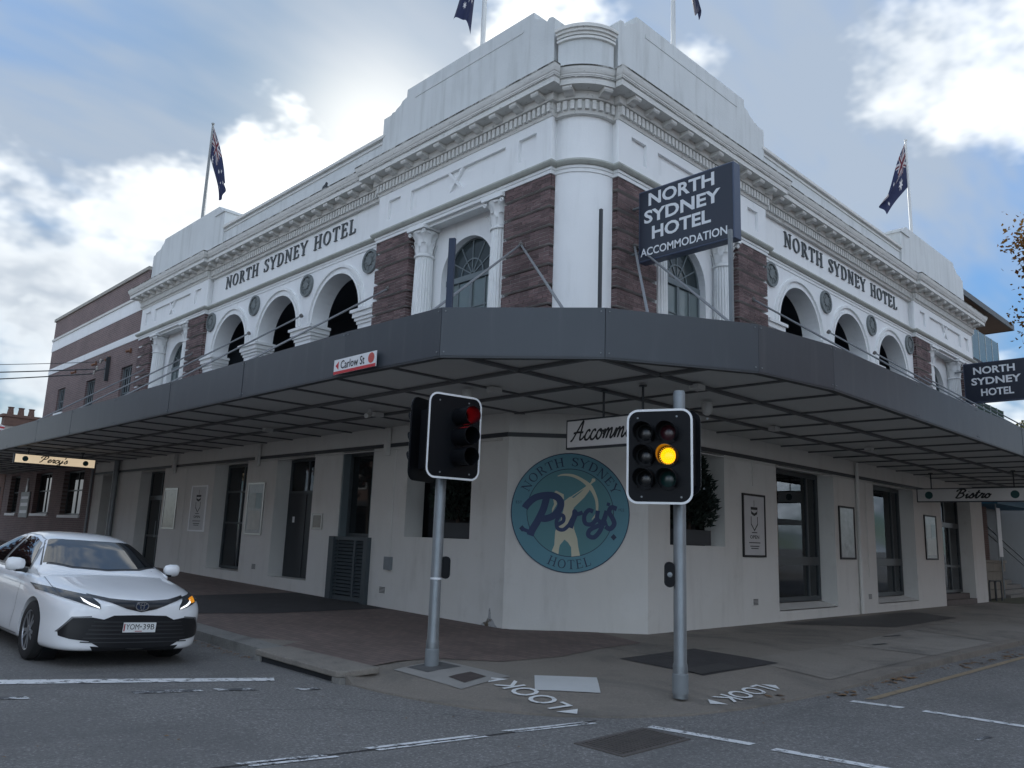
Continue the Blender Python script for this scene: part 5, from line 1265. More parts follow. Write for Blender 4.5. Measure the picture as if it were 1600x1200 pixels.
def wing_sign():
    t = thing('bottle_shop_sign', 'grey and white sign board with a bottle outline on the brick wing', 'sign', (-.03, 34.6, 1.9))
    b = MB(TL); b.box(34.25, 35.75, -.05, .0, 1.75, 2.95); b.build('board', mat('pale_sign', (.36, .38, .38), .6, .25, 3.0), t)
    b = MB(TL); b.prism([(34.8, 2.95), (35.1, 2.95), (35.08, 3.2), (35.0, 3.35), (35.0, 3.6), (34.9, 3.6), (34.9, 3.35), (34.82, 3.2)], -.05, 0, lambda u, w, h: (u, h, w)); b.build('bottle_shape', LETW, t)
    for z, h in ((2.62, .12), (2.28, .16), (1.95, .14)):
        b = MB(TL); b.box(34.4, 35.6, -.054, -.051, z, z+h); b.build('text_band', LETW, t)
wing_sign()
# ------------------------------------------------------------------ conifers in the corner windows
NEEDLE = mat('dark_conifer_needles', (.010, .020, .014), .8, .5, 9.0)
def conifer(x, y, z, h, r, label, seed):
    t = thing('potted_conifer', label, 'conifer', (x, y, z), 'conifers in the corner windows'); rnd = random.Random(seed)
    b = MB(); b.prism([(x-.55, y-.16), (x+.55, y-.16), (x+.55, y+.16), (x-.55, y+.16)] if abs(y) < 1 else [(x-.16, y-.55), (x+.16, y-.55), (x+.16, y+.55), (x-.16, y+.55)], z, z+.30, lambda u, w, hh: (u, w, hh)); b.build('planter', mat('dark_planter', (.05, .055, .06), .7), t)
    b = MB(); b.tube((x, y, z+.28), (x, y, z+h*.9), .04, .015, n=7); b.build('trunk', mat('conifer_bark', (.05, .035, .025), .9), t)
    m = MB()
    for i in range(5200):
        v = rnd.random()**.8; rr = r*(1-v)**.45*(1-.25*(v < .12))*math.sqrt(rnd.random())*(1+.16*math.sin(v*23+i % 3)); a = rnd.random()*6.283
        p = Vector((x+rr*math.cos(a), y+rr*math.sin(a), z+.36+v*(h-.36))); dr = Vector((math.cos(a)*rnd.uniform(.2, 1), math.sin(a)*rnd.uniform(.2, 1), rnd.uniform(-.1, .9))).normalized(); s = rnd.uniform(.07, .13)
        sd = dr.cross(Vector((rnd.uniform(-1, 1), rnd.uniform(-1, 1), rnd.uniform(-1, 1)))).normalized()*s*.3
        m.add([tuple(p-sd), tuple(p+sd), tuple(p+dr*s)], [(0, 1, 2)])
    m.build('foliage', NEEDLE, t, kind='stuff', keepnormals=True)
conifer(.30, 3.55, 1.56, 1.9, .62, 'dark bushy conifer in the window left of the corner emblem', 1)
conifer(3.62, .30, 1.59, 1.9, .62, 'dark bushy conifer in the window right of the corner emblem', 2)
# ------------------------------------------------------------------ traffic signals
def lamp_mat(name, col, e): return mat(name, tuple(c*.25 for c in col), .25, .1, 20.0, spec=.6, emit=col if e > 0 else None, estr=e)
RED_ON = lamp_mat('red_lamp_lit', (1.0, .02, .03), .7); RED_OFF = lamp_mat('red_lamp_off', (.16, .03, .05), 0)
AMB_ON = lamp_mat('amber_lamp_lit', (1.0, .36, .0), .62); AMB_OFF = lamp_mat('amber_lamp_off', (.05, .04, .02), 0); GRN_OFF = lamp_mat('green_lamp_off', (.02, .12, .11), 0)
BLANK = lamp_mat('blank_lamp', (.03, .035, .04), 0)
AMB_LIT_VISOR = mat('visor_painted_amber_light', (.10, .045, .008), .35)  # black visor tinted amber: the lit lamp's light on it is put into the colour
def signal_head(parent, base, face, w, h, zc, cols, lit, off=.0, fwd=.16, hood=.20, name='signal_head', backpipe=False):
    """backboard with columns of three lamps; face = direction the lamps point; off = sideways shift of the board"""
    f = Vector((*face, 0)).normalized(); r = Vector((-f.y, f.x, 0)); B = Vector((*base, zc))+f*fwd+r*off      # r: to the right hand of someone facing the board is -r
    def W(u, v, d): return tuple(B+r*u+Vector((0, 0, v))+f*d)       # u to the board's left as seen from the front is +? (see below)
    def rrect(w, h, rad, n=6):
        P = []
        for cx, cy, a0 in ((w/2-rad, h/2-rad, 0), (-w/2+rad, h/2-rad, 90), (-w/2+rad, -h/2+rad, 180), (w/2-rad, -h/2+rad, 270)):
            for i in range(n+1): a = R(a0+90*i/n); P.append((cx+rad*math.cos(a), cy+rad*math.sin(a)))
        return P
    b = MB(); b.prism(rrect(w, h, .13), -.012, .012, W); bd = b.build(name, BLACKP, parent)
    P, Q = rrect(w, h, .13), rrect(w-.05, h-.05, .108); n = len(P); b = MB()
    b.add([W(u, v, .0135) for u, v in P]+[W(u, v, .0135) for u, v in Q], [(i, (i+1) % n, n+(i+1) % n, n+i) for i in range(n)]); b.build('white_border', WHITEP, bd)
    pit = .262
    for ci, u in enumerate(cols):
        b = MB(); b.add([W(uu, v, d) for v in (-1.5*pit, 1.5*pit) for d in (-.16, -.0125) for uu in (u-.125, u+.125)], [(0, 2, 3, 1), (4, 5, 7, 6), (0, 1, 5, 4), (2, 6, 7, 3), (0, 4, 6, 2), (1, 3, 7, 5)]); b.build('lamp_case', BLACKP, bd)
        for k in range(3):
            v0 = pit*(1-k); m = lit.get((ci, k), (RED_OFF, AMB_OFF, GRN_OFF)[k]); n = 28; rr = .088
            # shallow housing plate, lens with a stippled face
            b = MB(); b.prism([(u+.122*math.cos(2*math.pi*i/n), v0+.122*math.sin(2*math.pi*i/n)) for i in range(n)], .0125, .03, W); b.build('bezel', BLACKP, bd)
            b = MB(); v = [W(u, v0, .052)]; ringn = []
            for j, (q, dd) in enumerate(((.35, .050), (.7, .044), (1.0, .032))):
                v += [W(u+rr*q*math.cos(2*math.pi*i/n), v0+rr*q*math.sin(2*math.pi*i/n), dd) for i in range(n)]
            f_ = [(0, 1+i, 1+(i+1) % n) for i in range(n)]+[(1+j*n+i, 1+j*n+(i+1) % n, 1+(j+1)*n+(i+1) % n, 1+(j+1)*n+i) for j in range(2) for i in range(n)]
            b.add(v, f_); b.build('lens', m, bd, smooth='all')
            if m in (AMB_ON,):
                b = MB()
                for rad, cnt in ((.035, 9), (.058, 15), (.08, 21), (.096, 26)):
                    for i in range(cnt): a = 2*math.pi*i/cnt; b.prism([(u+rad*math.cos(a)+.004*math.cos(t), v0+rad*math.sin(a)+.004*math.sin(t)) for t in (0, 1.57, 3.14, 4.71)], .04, .0535, W)
                b.build('lens_dots', mat('amber_dot', (.4, .2, .01), .3, emit=(1, .55, .03), estr=.5), bd)
            # visor: open-bottomed hood, longer on top
            b = MB(); v = []; m_ = 22
            for j in (0, 1):
                for s_ in (0, 1):
                    for i in range(m_+1):
                        a = R(-50+280*i/m_) if hood < .25 else R(-75+330*i/m_); ln = .03+(hood if j else 0)*(.45+.55*max(0, math.sin(a)*.6+.4) if hood < .25 else 1.0); q = .118 if s_ == 0 else .111
                        v.append(W(u+q*math.cos(a), v0+q*math.sin(a), ln))
            mm = m_+1; fs = []
            for i in range(m_): fs += [(i, i+1, 2*mm+i+1, 2*mm+i), (mm+i, mm+i+1, 3*mm+i+1, 3*mm+i), (2*mm+i, 2*mm+i+1, 3*mm+i+1, 3*mm+i)]
            b.add(v, fs); b.build('visor', AMB_LIT_VISOR if m is AMB_ON else BLACKP, bd, smooth=True)
    for v in (-.30, .30):
        b = MB(); b.tube(W(0 - off, v, -.17), tuple(Vector((*base, zc+v))), .03, n=8); b.build('arm', GREYM, bd)
    if backpipe:
        b = MB(); b.tube(W(.03, .1, -.2), W(.03, .34, -.2), .045, n=10); b.build('junction_tube', METAL, bd)
    for u, v in ((-.25, h/2-.1), (.2, h/2-.09), (-.2, -h/2+.08), (.25, -h/2+.08)):
        b = MB(); b.prism([(u+.012*math.cos(t), v+.012*math.sin(t)) for t in (0, 1.05, 2.1, 3.14, 4.2, 5.24)], .012, .018, W); b.build('bolt', METAL, bd)
    return bd
def signal_pole(label, x, y, top, z0=0.0):
    t = thing('traffic_light', label, 'traffic light', (x, y, z0))
    b = MB(); b.lathe([(.082, z0-.05), (.082, z0+.28), (.079, z0+.3), (.072, z0+.32), (.070, top-.02), (.062, top)], x, y, 20); b.build('pole', METAL, t, smooth=True)
    b = MB(); b.lathe([(.088, z0), (.088, z0+.20), (.08, z0+.21)], x, y, 20); b.build('base_collar', GREYM, t, smooth=True)
    return t
def push_button(t, x, y, z, ang):
    d = Vector((math.cos(ang), math.sin(ang), 0)); n = Vector((-d.y, d.x, 0)); c = Vector((x, y, z))+d*.115
    b = MB(); P = []
    for i in range(7): a = R(30*i); P.append((.055*math.cos(a), .09+.05*math.sin(a)))
    for i in range(7): a = R(180+30*i); P.append((.055*math.cos(a), -.09+.05*math.sin(a)))
    b.prism(P, -.045, .045, lambda u, v, w: tuple(c+n*w+d*u+Vector((0, 0, v)))); o = b.build('push_button_box', BLACKP, t)
    b = MB(); b.lathe([(.028, 0), (.028, .012), (.0, .016)], 0, 0, 14); b.v = [tuple(c+n*(.045+z)+d*xx+Vector((0, 0, yy))) for xx, yy, z in b.v]; b.build('button', METAL, o)
s1 = signal_pole('left traffic light, its red lamp glowing, on a grey pole by the kerb ramp', -3.66, -.71, 3.2)
signal_head(s1, (-3.66, -.71), (-.12, -1.0), .82, 1.10, 2.86, (.06,), {(0, 0): RED_ON, (0, 2): BLANK}, off=.0, fwd=.26, hood=.30)
signal_head(s1, (-3.66, -.71), (-.35, 1.0), .66, 1.10, 2.84, (.0,), {}, off=-.0, fwd=.30, backpipe=True)
push_button(s1, -3.66, -.71, 1.20, R(-25))
b = MB(); b.lathe([(.0735, 1.05), (.0735, 1.075)], -3.66, -.71, 20); b.build('reflective_strap', LETW, s1)
s2 = signal_pole('right traffic light, its round amber lamp lit, on a grey pole at the corner', -2.50, -3.60, 3.36)
signal_head(s2, (-2.50, -3.60), (-.927, -.375), .76, 1.08, 2.57, (.107, -.155), {(0, 1): AMB_ON, (1, 0): BLANK, (1, 1): BLANK, (1, 2): BLANK}, off=-.17, fwd=.26)
signal_head(s2, (-2.50, -3.60), (.97, .22), .34, 1.0, 2.66, (.0,), {}, fwd=.24, hood=.15)
push_button(s2, -2.50, -3.60, 1.26, R(130))

# ------------------------------------------------------------------ flags on the roof
def flag_mat():
    m = bpy.data.materials.new('flag_cloth'); m.use_nodes = True; N = NT(m.node_tree)
    uv = N.n('ShaderNodeUVMap').outputs[0]; s = N.n('ShaderNodeSeparateXYZ', {0: uv}); u, v = s.outputs[0], s.outputs[1]
    c = (.012, .018, .06, 1)
    def star(cx, cy, r, k):
        dx = N.math('MULTIPLY', N.math('SUBTRACT', u, cx), 2.0); dy = N.math('SUBTRACT', v, cy)
        d = N.math('SQRT', N.math('ADD', N.math('MULTIPLY', dx, dx), N.math('MULTIPLY', dy, dy)))
        a = N.math('ARCTAN2', dy, dx); sp = N.math('ADD', N.math('MULTIPLY', N.math('ABSOLUTE', N.math('SINE', N.math('MULTIPLY', a, 3.5))), -.55), 1.0)
        return N.math('LESS_THAN', d, N.math('MULTIPLY', sp, r))
    for cx, cy, r in ((.25, .25, .16), (.75, .83, .08), (.75, .17, .08), (.63, .56, .08), (.86, .62, .08), (.80, .45, .045)):
        k = star(cx, cy, r, 7); c = N.mix(k, c, (.5, .5, .52, 1))
    inU = N.math('MULTIPLY', N.math('LESS_THAN', u, .5), N.math('GREATER_THAN', v, .5))
    def band(x, c0, w): return N.math('LESS_THAN', N.math('ABSOLUTE', N.math('SUBTRACT', x, c0)), w)
    uu = N.math('MULTIPLY', u, 2.0); vv = N.math('MULTIPLY', N.math('SUBTRACT', v, .5), 2.0)
    diag = N.math('MAXIMUM', band(N.math('SUBTRACT', uu, vv), 0.0, .14), band(N.math('ADD', uu, vv), 1.0, .14))
    diagr = N.math('MAXIMUM', band(N.math('SUBTRACT', uu, vv), 0.03, .05), band(N.math('ADD', uu, vv), 1.03, .05))
    cw = N.math('MAXIMUM', band(uu, .5, .10), band(vv, .5, .17)); cr = N.math('MAXIMUM', band(uu, .5, .06), band(vv, .5, .10))
    for k, col in ((diag, (.36, .36, .38, 1)), (diagr, (.10, .02, .03, 1)), (cw, (.36, .36, .38, 1)), (cr, (.10, .02, .03, 1))):
        c = N.mix(N.math('MULTIPLY', k, inU), c, col)
    b = N.n('ShaderNodeBsdfPrincipled', {'Base Color': c, 'Roughness': .8})
    tr = N.n('ShaderNodeBsdfTranslucent', {0: c}); mx = N.n('ShaderNodeMixShader', {0: .15, 1: b.outputs[0], 2: tr.outputs[0]})
    N.n('ShaderNodeOutputMaterial', {0: mx.outputs[0]}); return m
FLAGM = flag_mat()
POLEW = mat('white_flagpole', (.62, .63, .62), .4, .1, 3.0)
def flagpole(x, y, z0, z1, label, dirx, droop, spread, seed, fly=1.9, hoist=.95, polemat=POLEW):
    t = thing('flagpole', label, 'flagpole', (x, y, z0), 'flagpoles on the parapet')
    b = MB(); b.lathe([(.055, z0), (.05, z0+(z1-z0)*.5), (.035, z1-.08), (.05, z1-.07), (.06, z1-.02), (.03, z1)], x, y, 14); b.build('pole', polemat, t, smooth=True)
    b = MB(); b.tube((x+.09, y, z0+.3), (x+.04, y, z1-.15), .006, n=5); b.build('halyard', polemat, t)
    rnd = random.Random(seed); nu, nv = 26, 14; d = Vector((*dirx, 0)).normalized(); n = Vector((-d.y, d.x, 0)); v = []; uvs = []
    dr = R(droop)
    for j in range(nv+1):
        for i in range(nu+1):
            a, c = i/nu, j/nv                       # a along the fly, c down the hoist
            run = a*fly*math.cos(dr)*(1-.55*c*spread); fall = a*fly*math.sin(dr)*(1-.10*c)
            fold = .13*a**.7*math.sin(5.2*c+3.1*a+seed)+.06*math.sin(11*c+seed*2+a*2)*a
            hz = c*hoist*(1-.45*a*(1-spread*.4))
            p = Vector((x, y, z1-.18))+d*(.05+run+.10*a*math.sin(4*c+seed))+n*fold*1.2+Vector((0, 0, -hz-fall)); v.append(tuple(p)); uvs.append((a, 1-c))
    f = [(j*(nu+1)+i, j*(nu+1)+i+1, (j+1)*(nu+1)+i+1, (j+1)*(nu+1)+i) for j in range(nv) for i in range(nu)]
    me = bpy.data.meshes.new('flag'); me.from_pydata(v, [], f); ul = me.uv_layers.new(name='UVMap')
    for lp in me.loops: ul.data[lp.index].uv = uvs[lp.vertex_index]
    link('flag', me, FLAGM, t, smooth='all')
DK = mat('dim_flagpole', (.25, .26, .26), .5, .1)
flagpole(.62, 19.15, 11.6, 16.55, 'flagpole above the far left parapet block with a dark blue flag hanging', (.45, -.9), 70, .5, 1, 2.6, 1.2, DK)
flagpole(.75, 4.0, 12.0, 17.0, 'flagpole behind the left corner parapet, cut off by the top of the picture', (-.6, .8), 78, .9, 2, 3.1, 1.0)
flagpole(3.75, .72, 12.0, 17.35, 'flagpole behind the right corner parapet, cut off by the top of the picture', (.7, -.7), 79, .5, 4, 3.3, 1.0)
flagpole(18.35, .65, 11.7, 16.35, 'white flagpole above the far right parapet block with a blue starred flag hanging', (-.85, .35), 62, .15, 5, 2.5, 1.7)
# pigeon on the cornice
def pigeon():
    t = thing('pigeon', 'small dark pigeon perched on the left cornice', 'pigeon', (-.1, 9.2, 10.47)); PG = mat('pigeon_feathers', (.05, .055, .065), .7, .3, 20.0)
    x, y, z = -.1, 9.2, 10.52; b = MB(); m = 12
    rows = [(-.12, .02, .0), (-.08, .035, .03), (-.04, .07, .07), (.01, .08, .11), (.04, .06, .16), (.055, .04, .20), (.065, .038, .23), (.08, .03, .25), (.09, .004, .26)]
    v = []
    for u, r, h in rows: v += [(x+r*math.cos(2*math.pi*i/m), y-u+.35*r*math.sin(2*math.pi*i/m), z+h+r*.9*math.sin(2*math.pi*i/m)) for i in range(m)]
    b.add(v, [(j*m+i, j*m+(i+1) % m, (j+1)*m+(i+1) % m, (j+1)*m+i) for j in range(len(rows)-1) for i in range(m)]); b.build('body', PG, t, smooth='all')
    for s in (-.03, .03): q = MB(); q.tube((x+s, y-.02, z+.03), (x+s, y-.02, z-.05), .006, n=5); q.build('leg', PG, t)
    q = MB(); q.tube((x, y-.10, z+.25), (x, y-.13, z+.24), .008, .002, n=5); q.build('beak', PG, t)
pigeon()
# overhead service cables to the brick wing
def cable(p, q, sag, label, r=.014):
    b = MB(); P = [Vector(p).lerp(Vector(q), i/20)+Vector((0, 0, -4*sag*(i/20)*(1-i/20))) for i in range(21)]
    for i in range(20): b.tube(tuple(P[i]), tuple(P[i+1]), r, n=5, caps=False)
    tag(b.build('service_cable', DKTRIM), label, 'cable', 'service cables to the brick wing')
cable((-.1, 26.0, 8.12), (-14, 44, 8.4), .3, 'topmost thin black cable running from the brick wing to the left'); cable((-.15, 26.4, 7.86), (-14, 44, 7.95), .3, 'middle thick black cable running from the brick wing to the left', .025); cable((-.15, 26.7, 7.70), (-14, 44, 7.25), .3, 'lowest thick black cable running from the brick wing to the left', .025)
t = thing('cable_bracket', 'iron bracket with insulators where the cables meet the brick wing', 'bracket', (.0, 26.2, 7.9))
b = MB(TL); b.box(25.6, 25.7, -.05, .09, 7.3, 8.3); b.tube((25.65, -.05, 8.2), (26.2, -.16, 8.12), .025, n=6); b.tube((25.65, -.05, 7.8), (26.5, -.16, 7.78), .025, n=6); b.build('bar', DKTRIM, t)
for s, z in ((26.0, 8.14), (26.35, 7.9), (26.65, 7.74)):
    b = MB(); b.lathe([(.03, z-.1), (.06, z-.06), (.035, z-.02), (.06, z+.02), (.03, z+.08)], -.15, s, 10); b.build('insulator', mat('pale_insulator', (.45, .42, .38), .4), t, smooth=True)
# ------------------------------------------------------------------ white sedan waiting at the stop line
def make_car():
    a = .012; O = Vector((-6.60, 1.18, 0)); fw = Vector((math.sin(a), -math.cos(a), 0)); lf = Vector((math.cos(a), math.sin(a), 0))
    pt = lambda l, y: (lambda p: Vector((p.x, p.y, zroad(p.x, p.y))))(O+lf*l-fw*y)
    P1, P2, P3, P4 = pt(.8, .97), pt(-.8, .97), pt(.8, 3.79), pt(-.8, 3.79)
    X = ((P1+P3)-(P2+P4)).normalized(); Y = ((P3+P4)-(P1+P2)).normalized(); Z = X.cross(Y).normalized(); Y = Z.cross(X)
    c = (P1+P2)/2 - Y*.97
    M = Matrix((X, Y, Z)).transposed().to_4x4(); M.translation = c
    car = bpy.data.objects.new('sedan_car', None); COL.objects.link(car); car.matrix_basis = M
    tag(car, 'white four-door sedan waiting at the stop line with its indicator lit', 'car')
    WP = mat('white_car_paint', (.88, .89, .90), .4, .02, 1.0, coat=1.0, spec=.5)
    BLK = mat('gloss_black_trim', (.012, .013, .015), .3); RUB = mat('tyre_rubber', (.018, .018, .019), .85, .2, 20.0, .2, 60); ALY = mat('alloy_rim', (.42, .43, .45), .3, .1, metal=.85)
    CG = mat('car_glass', (.006, .008, .010), .02, .02, spec=.9); CHR = mat('chrome', (.7, .71, .72), .12, .05, metal=1.0)
    CHS = mat('satin_trim', (.2, .21, .22), .3, metal=.6)
    def add(b, nm, m, par=car, smooth=False, **k):
        me = b.mesh(nm); me.materials.append(m)
        if smooth:
            for p in me.polygons: p.use_smooth = True
            if smooth != 'all': me.set_sharp_from_angle(angle=R(40))
        o = bpy.data.objects.new(nm, me); COL.objects.link(o); o.parent = par; return o
    # body shell lofted through half sections, mirrored
    ST = [(0.0, .34, .70, .25), (.03, .56, .735, .23), (.10, .71, .765, .21), (.22, .815, .80, .20), (.42, .872, .845, .185), (.68, .902, .885, .18), (.97, .914, .925, .175), (1.3, .918, .972, .17), (1.7, .92, .985, .17),
          (2.3, .922, .99, .17), (2.9, .922, 1.0, .17), (3.4, .92, 1.01, .17), (3.8, .918, 1.03, .18), (4.2, .905, 1.05, .19), (4.55, .865, 1.05, .22), (4.78, .78, 1.0, .26), (4.88, .60, .93, .32)]
    def half(w, h, b_, y):
        t = min(1, y/1.2)
        return [(0, h+.022*t), (.40*w, h+.020*t), (.74*w, h+.006), (.90*w, h-.035), (.975*w, h-.10), (1.0*w, h*.72+.02), (.99*w, .52), (.998*w, .40), (.99*w, .26), (.95*w, b_-.02), (.4*w, b_-.01), (0, b_-.01)]
    secs = []
    for y, w, h, b_ in ST:
        hp = half(w, h, b_, y); secs.append([(x, y, z) for x, z in hp]+[(-x, y, z) for x, z in hp[-2:0:-1]])
    n = len(secs[0]); b = MB(); b.add([p for s in secs for p in s], [(j*n+i, j*n+(i+1) % n, (j+1)*n+(i+1) % n, (j+1)*n+i) for j in range(len(secs)-1) for i in range(n)]+[tuple(range(n)), tuple(range((len(secs)-1)*n, len(secs)*n))])
    body = add(b, 'body', WP, smooth='all'); sm = body.modifiers.new('sub', 'SUBSURF'); sm.levels = 2; sm.render_levels = 2
    def evalbvh(o):
        dg = bpy.context.evaluated_depsgraph_get(); dg.update(); e = o.evaluated_get(dg); me = e.to_mesh(); t = BVHTree.FromPolygons([v.co.copy() for v in me.vertices], [tuple(p.vertices) for p in me.polygons]); e.to_mesh_clear(); return t
    bvh = evalbvh(body)
    # wheel arches
    cu = MB()
    for s in (-1, 1):
        for y in (.97, 3.79): cu.tube((s*.60, y, .345), (s*1.2, y, .345), .372, n=36)
    cut = add(cu, 'cut', BLK); 
    bo = body.modifiers.new('arch', 'BOOLEAN'); bo.operation = 'DIFFERENCE'; bo.object = cut; bo.solver = 'EXACT'
    dg = bpy.context.evaluated_depsgraph_get(); dg.update(); me2 = bpy.data.meshes.new_from_object(body.evaluated_get(dg))
    body.modifiers.clear(); body.data = me2; bpy.data.objects.remove(cut)
    if not me2.materials: me2.materials.append(WP)
    for p in me2.polygons: p.use_smooth = True; p.material_index = 0
    me2.set_sharp_from_angle(angle=R(40))
    # cabin
    ZR = [(1.22, .975), (1.40, 1.05), (1.62, 1.15), (1.88, 1.26), (2.12, 1.375), (2.45, 1.45), (2.9, 1.475), (3.3, 1.455), (3.65, 1.37), (4.0, 1.25), (4.3, 1.11), (4.5, 1.03)]
    secs = []
    for y, z in ZR:
        t = max(0, (z-.97)/.475); w = .835-.275*t; wb = .84 if 1.5 < y < 4.2 else .78
        h = [(0, z), (.45*w, z-.003), (.80*w, z-.02), (.95*w, z-.05), (w+.02, z-.095), (w+(wb-w)*.55+.012, .97+(z-.97)*.42), (wb, .955), (wb-.02, .90)]
        secs.append([(x, y, zz) for x, zz in h]+[(-x, y, zz) for x, zz in h[-1:0:-1]])
    n = len(secs[0]); b = MB(); b.add([p for s in secs for p in s], [(j*n+i, j*n+(i+1) % n, (j+1)*n+(i+1) % n, (j+1)*n+i) for j in range(len(secs)-1) for i in range(n)]+[tuple(range(n)), tuple(range((len(secs)-1)*n, len(secs)*n))])
    cab = add(b, 'roof', WP, smooth='all'); sm = cab.modifiers.new('sub', 'SUBSURF'); sm.levels = 2; sm.render_levels = 2; cb = evalbvh(cab)
    def patch(nm, up, lo, m, axis, off=.006, tree=None, nv=4, sub=4, par=car):
        """sheet between two polylines given in the plane across the ray axis, laid on the shell"""
        def dens(P): 
            out = []
            for i in range(len(P)-1):
                for k in range(sub): out.append(tuple(P[i][j]+(P[i+1][j]-P[i][j])*k/sub for j in (0, 1)))
            return out+[P[-1]]
        U, L = dens(up), dens(lo); v = []; N_ = len(U)
        for k in range(nv+1):
            for i in range(N_):
                p = [L[i][j]+(U[i][j]-L[i][j])*k/nv for j in (0, 1)]
                if axis == 'y': o, d = Vector((p[0], -1, p[1])), Vector((0, 1, 0))
                elif axis == 'z': o, d = Vector((p[0], p[1], 3)), Vector((0, 0, -1))
                else: o, d = Vector((axis*2, p[0], p[1])), Vector((-axis, 0, 0))
                h = (tree or bvh).ray_cast(o, d)
                if h[0] is None: q = Vector(v[-1]) if v else o
                else:
                    nn = h[1] if h[1].dot(d) < 0 else -h[1]; q = h[0]+nn*off
                v.append(tuple(q))
        b = MB(); b.add(v, [(k*N_+i, k*N_+i+1, (k+1)*N_+i+1, (k+1)*N_+i) for k in range(nv) for i in range(N_-1)])
        return add(b, nm, m, par, smooth='all')
    patch('windscreen', [(-.53, 2.20), (-.3, 2.13), (0, 2.11), (.3, 2.13), (.53, 2.20)], [(-.71, 1.60), (-.40, 1.42), (0, 1.36), (.40, 1.42), (.71, 1.60)], CG, 'z', .006, cb, 6)
    patch('screen_surround', [(-.56, 2.24), (-.3, 2.165), (0, 2.145), (.3, 2.165), (.56, 2.24)], [(-.745, 1.57), (-.42, 1.385), (0, 1.325), (.42, 1.385), (.745, 1.57)], BLK, 'z', .003, cb, 6)
    for s in (-1, 1):
        patch('window_surround', [(1.68, 1.045), (2.18, 1.345), (2.55, 1.40), (2.95, 1.41), (3.3, 1.385), (3.58, 1.31), (3.95, 1.10)], [(1.66, .99), (2.1, .985), (2.5, .985), (2.95, .985), (3.3, .99), (3.58, .995), (3.93, 1.03)], CHS, s, .003, cb)
        patch('side_window', [(1.74, 1.045), (2.2, 1.31), (2.55, 1.365), (2.92, 1.375)], [(1.72, 1.01), (2.1, 1.005), (2.5, 1.005), (2.94, 1.01)], CG, s, .006, cb)
        patch('side_window', [(3.03, 1.375), (3.3, 1.35), (3.55, 1.28), (3.88, 1.10)], [(3.05, 1.01), (3.3, 1.015), (3.55, 1.02), (3.86, 1.05)], CG, s, .006, cb)
    m_ = lambda P: [(-x, z) for x, z in P]
    # slim upper grille, lamps, lower intake
    up = [(-.56, .815), (-.34, .775), (-.15, .762), (0, .758), (.15, .762), (.34, .775), (.56, .815)]; lo = [(-.56, .795), (-.34, .735), (-.17, .675), (0, .640), (.17, .675), (.34, .735), (.56, .795)]
    patch('upper_grille', up, lo, BLK, 'y', .008)
    lower = patch('lower_grille', [(-.80, .41), (-.70, .56), (-.52, .575), (-.40, .555), (-.30, .60), (0, .607), (.30, .60), (.40, .555), (.52, .575), (.70, .56), (.80, .41)], [(-.79, .36), (-.70, .335), (-.52, .315), (-.40, .25), (-.30, .235), (0, .23), (.30, .235), (.40, .25), (.52, .315), (.70, .335), (.79, .36)], BLK, 'y', .008)
    patch('lower_lip', [(-.50, .262), (0, .225), (.50, .262)], [(-.46, .215), (0, .205), (.46, .215)], BLK, 'y', .012, None, 2, 6)
    SL = mat('grille_slat', (.035, .037, .04), .35)
    for k in range(6):
        z = .30+k*.045; patch('grille_slat', [(-.60+.02*k, z+.012), (0, z+.010), (.60-.02*k, z+.012)], [(-.60+.02*k, z), (0, z-.004), (.60-.02*k, z)], SL, 'y', .018, None, 1, 6, lower)
    for s in (1, -1):
        q = (lambda P: P) if s > 0 else m_
        patch('intake_trim', q([(.815, .40), (.71, .575), (.53, .592)]), q([(.80, .40), (.70, .56), (.53, .577)]), CHS, 'y', .012, None, 1, 5)
        lens = mat('headlamp_lens', (.045, .05, .055), .12, .5, 14.0, spec=.4); lamp = patch('headlight', q([(.885, .855), (.80, .842), (.66, .818), (.55, .800), (.46, .715)]), q([(.89, .80), (.80, .770), (.66, .725), (.55, .690), (.45, .668)]), lens, 'y', .010)
        patch('daytime_lamp', q([(.64, .775), (.58, .735), (.47, .690)]), q([(.62, .735), (.56, .705), (.46, .672)]), mat('daytime_led', (.7, .7, .7), .3, emit=(.95, .98, 1), estr=.45), 'y', .015, None, 2, 3, lamp)
        if s > 0: patch('indicator', q([(.73, .80), (.66, .79), (.61, .775)]), q([(.70, .745), (.65, .735), (.63, .735)]), mat('indicator_lit', (.8, .3, .02), .3, emit=(1, .36, .02), estr=.12), 'y', .0155, None, 2, 3, lamp)
        patch('lamp_divider', q([(.80, .842), (.785, .839)]), q([(.80, .770), (.785, .766)]), BLK, 'y', .014, None, 2, 2, lamp)
        # bonnet edge, door gaps, handles
        patch('bonnet_gap', [(s*.80, .40), (s*.80, .8), (s*.775, 1.2)], [(s*.793, .40), (s*.793, .8), (s*.768, 1.2)], BLK, 'z', .002, None, 1, 6)
        for y0 in (1.62, 2.98): patch('door_gap', [(y0, .96), (y0+.02, .5), (y0+.1, .28)], [(y0+.008, .96), (y0+.028, .5), (y0+.108, .28)], BLK, s, .002, None, 1, 6)
        for y0 in (2.62, 3.6): patch('door_handle', [(y0, .865), (y0+.2, .87)], [(y0, .84), (y0+.2, .845)], CHR, s, .03, None, 1, 4)
        patch('sill_trim', [(1.45, .245), (2.4, .235), (3.35, .245)], [(1.45, .20), (2.4, .19), (3.35, .20)], BLK, s, .004, None, 1, 6)
        # mirror
        b = MB(); k = 14; rows = [(-.10, .03), (-.085, .062), (-.03, .082), (.05, .085), (.09, .07), (.105, .03)]; v = []
        for u, r in rows: v += [(s*(.985+u*1.05), 1.70+.75*r*math.cos(2*math.pi*i/k)+.02*abs(u), 1.045+r*math.sin(2*math.pi*i/k)) for i in range(k)]
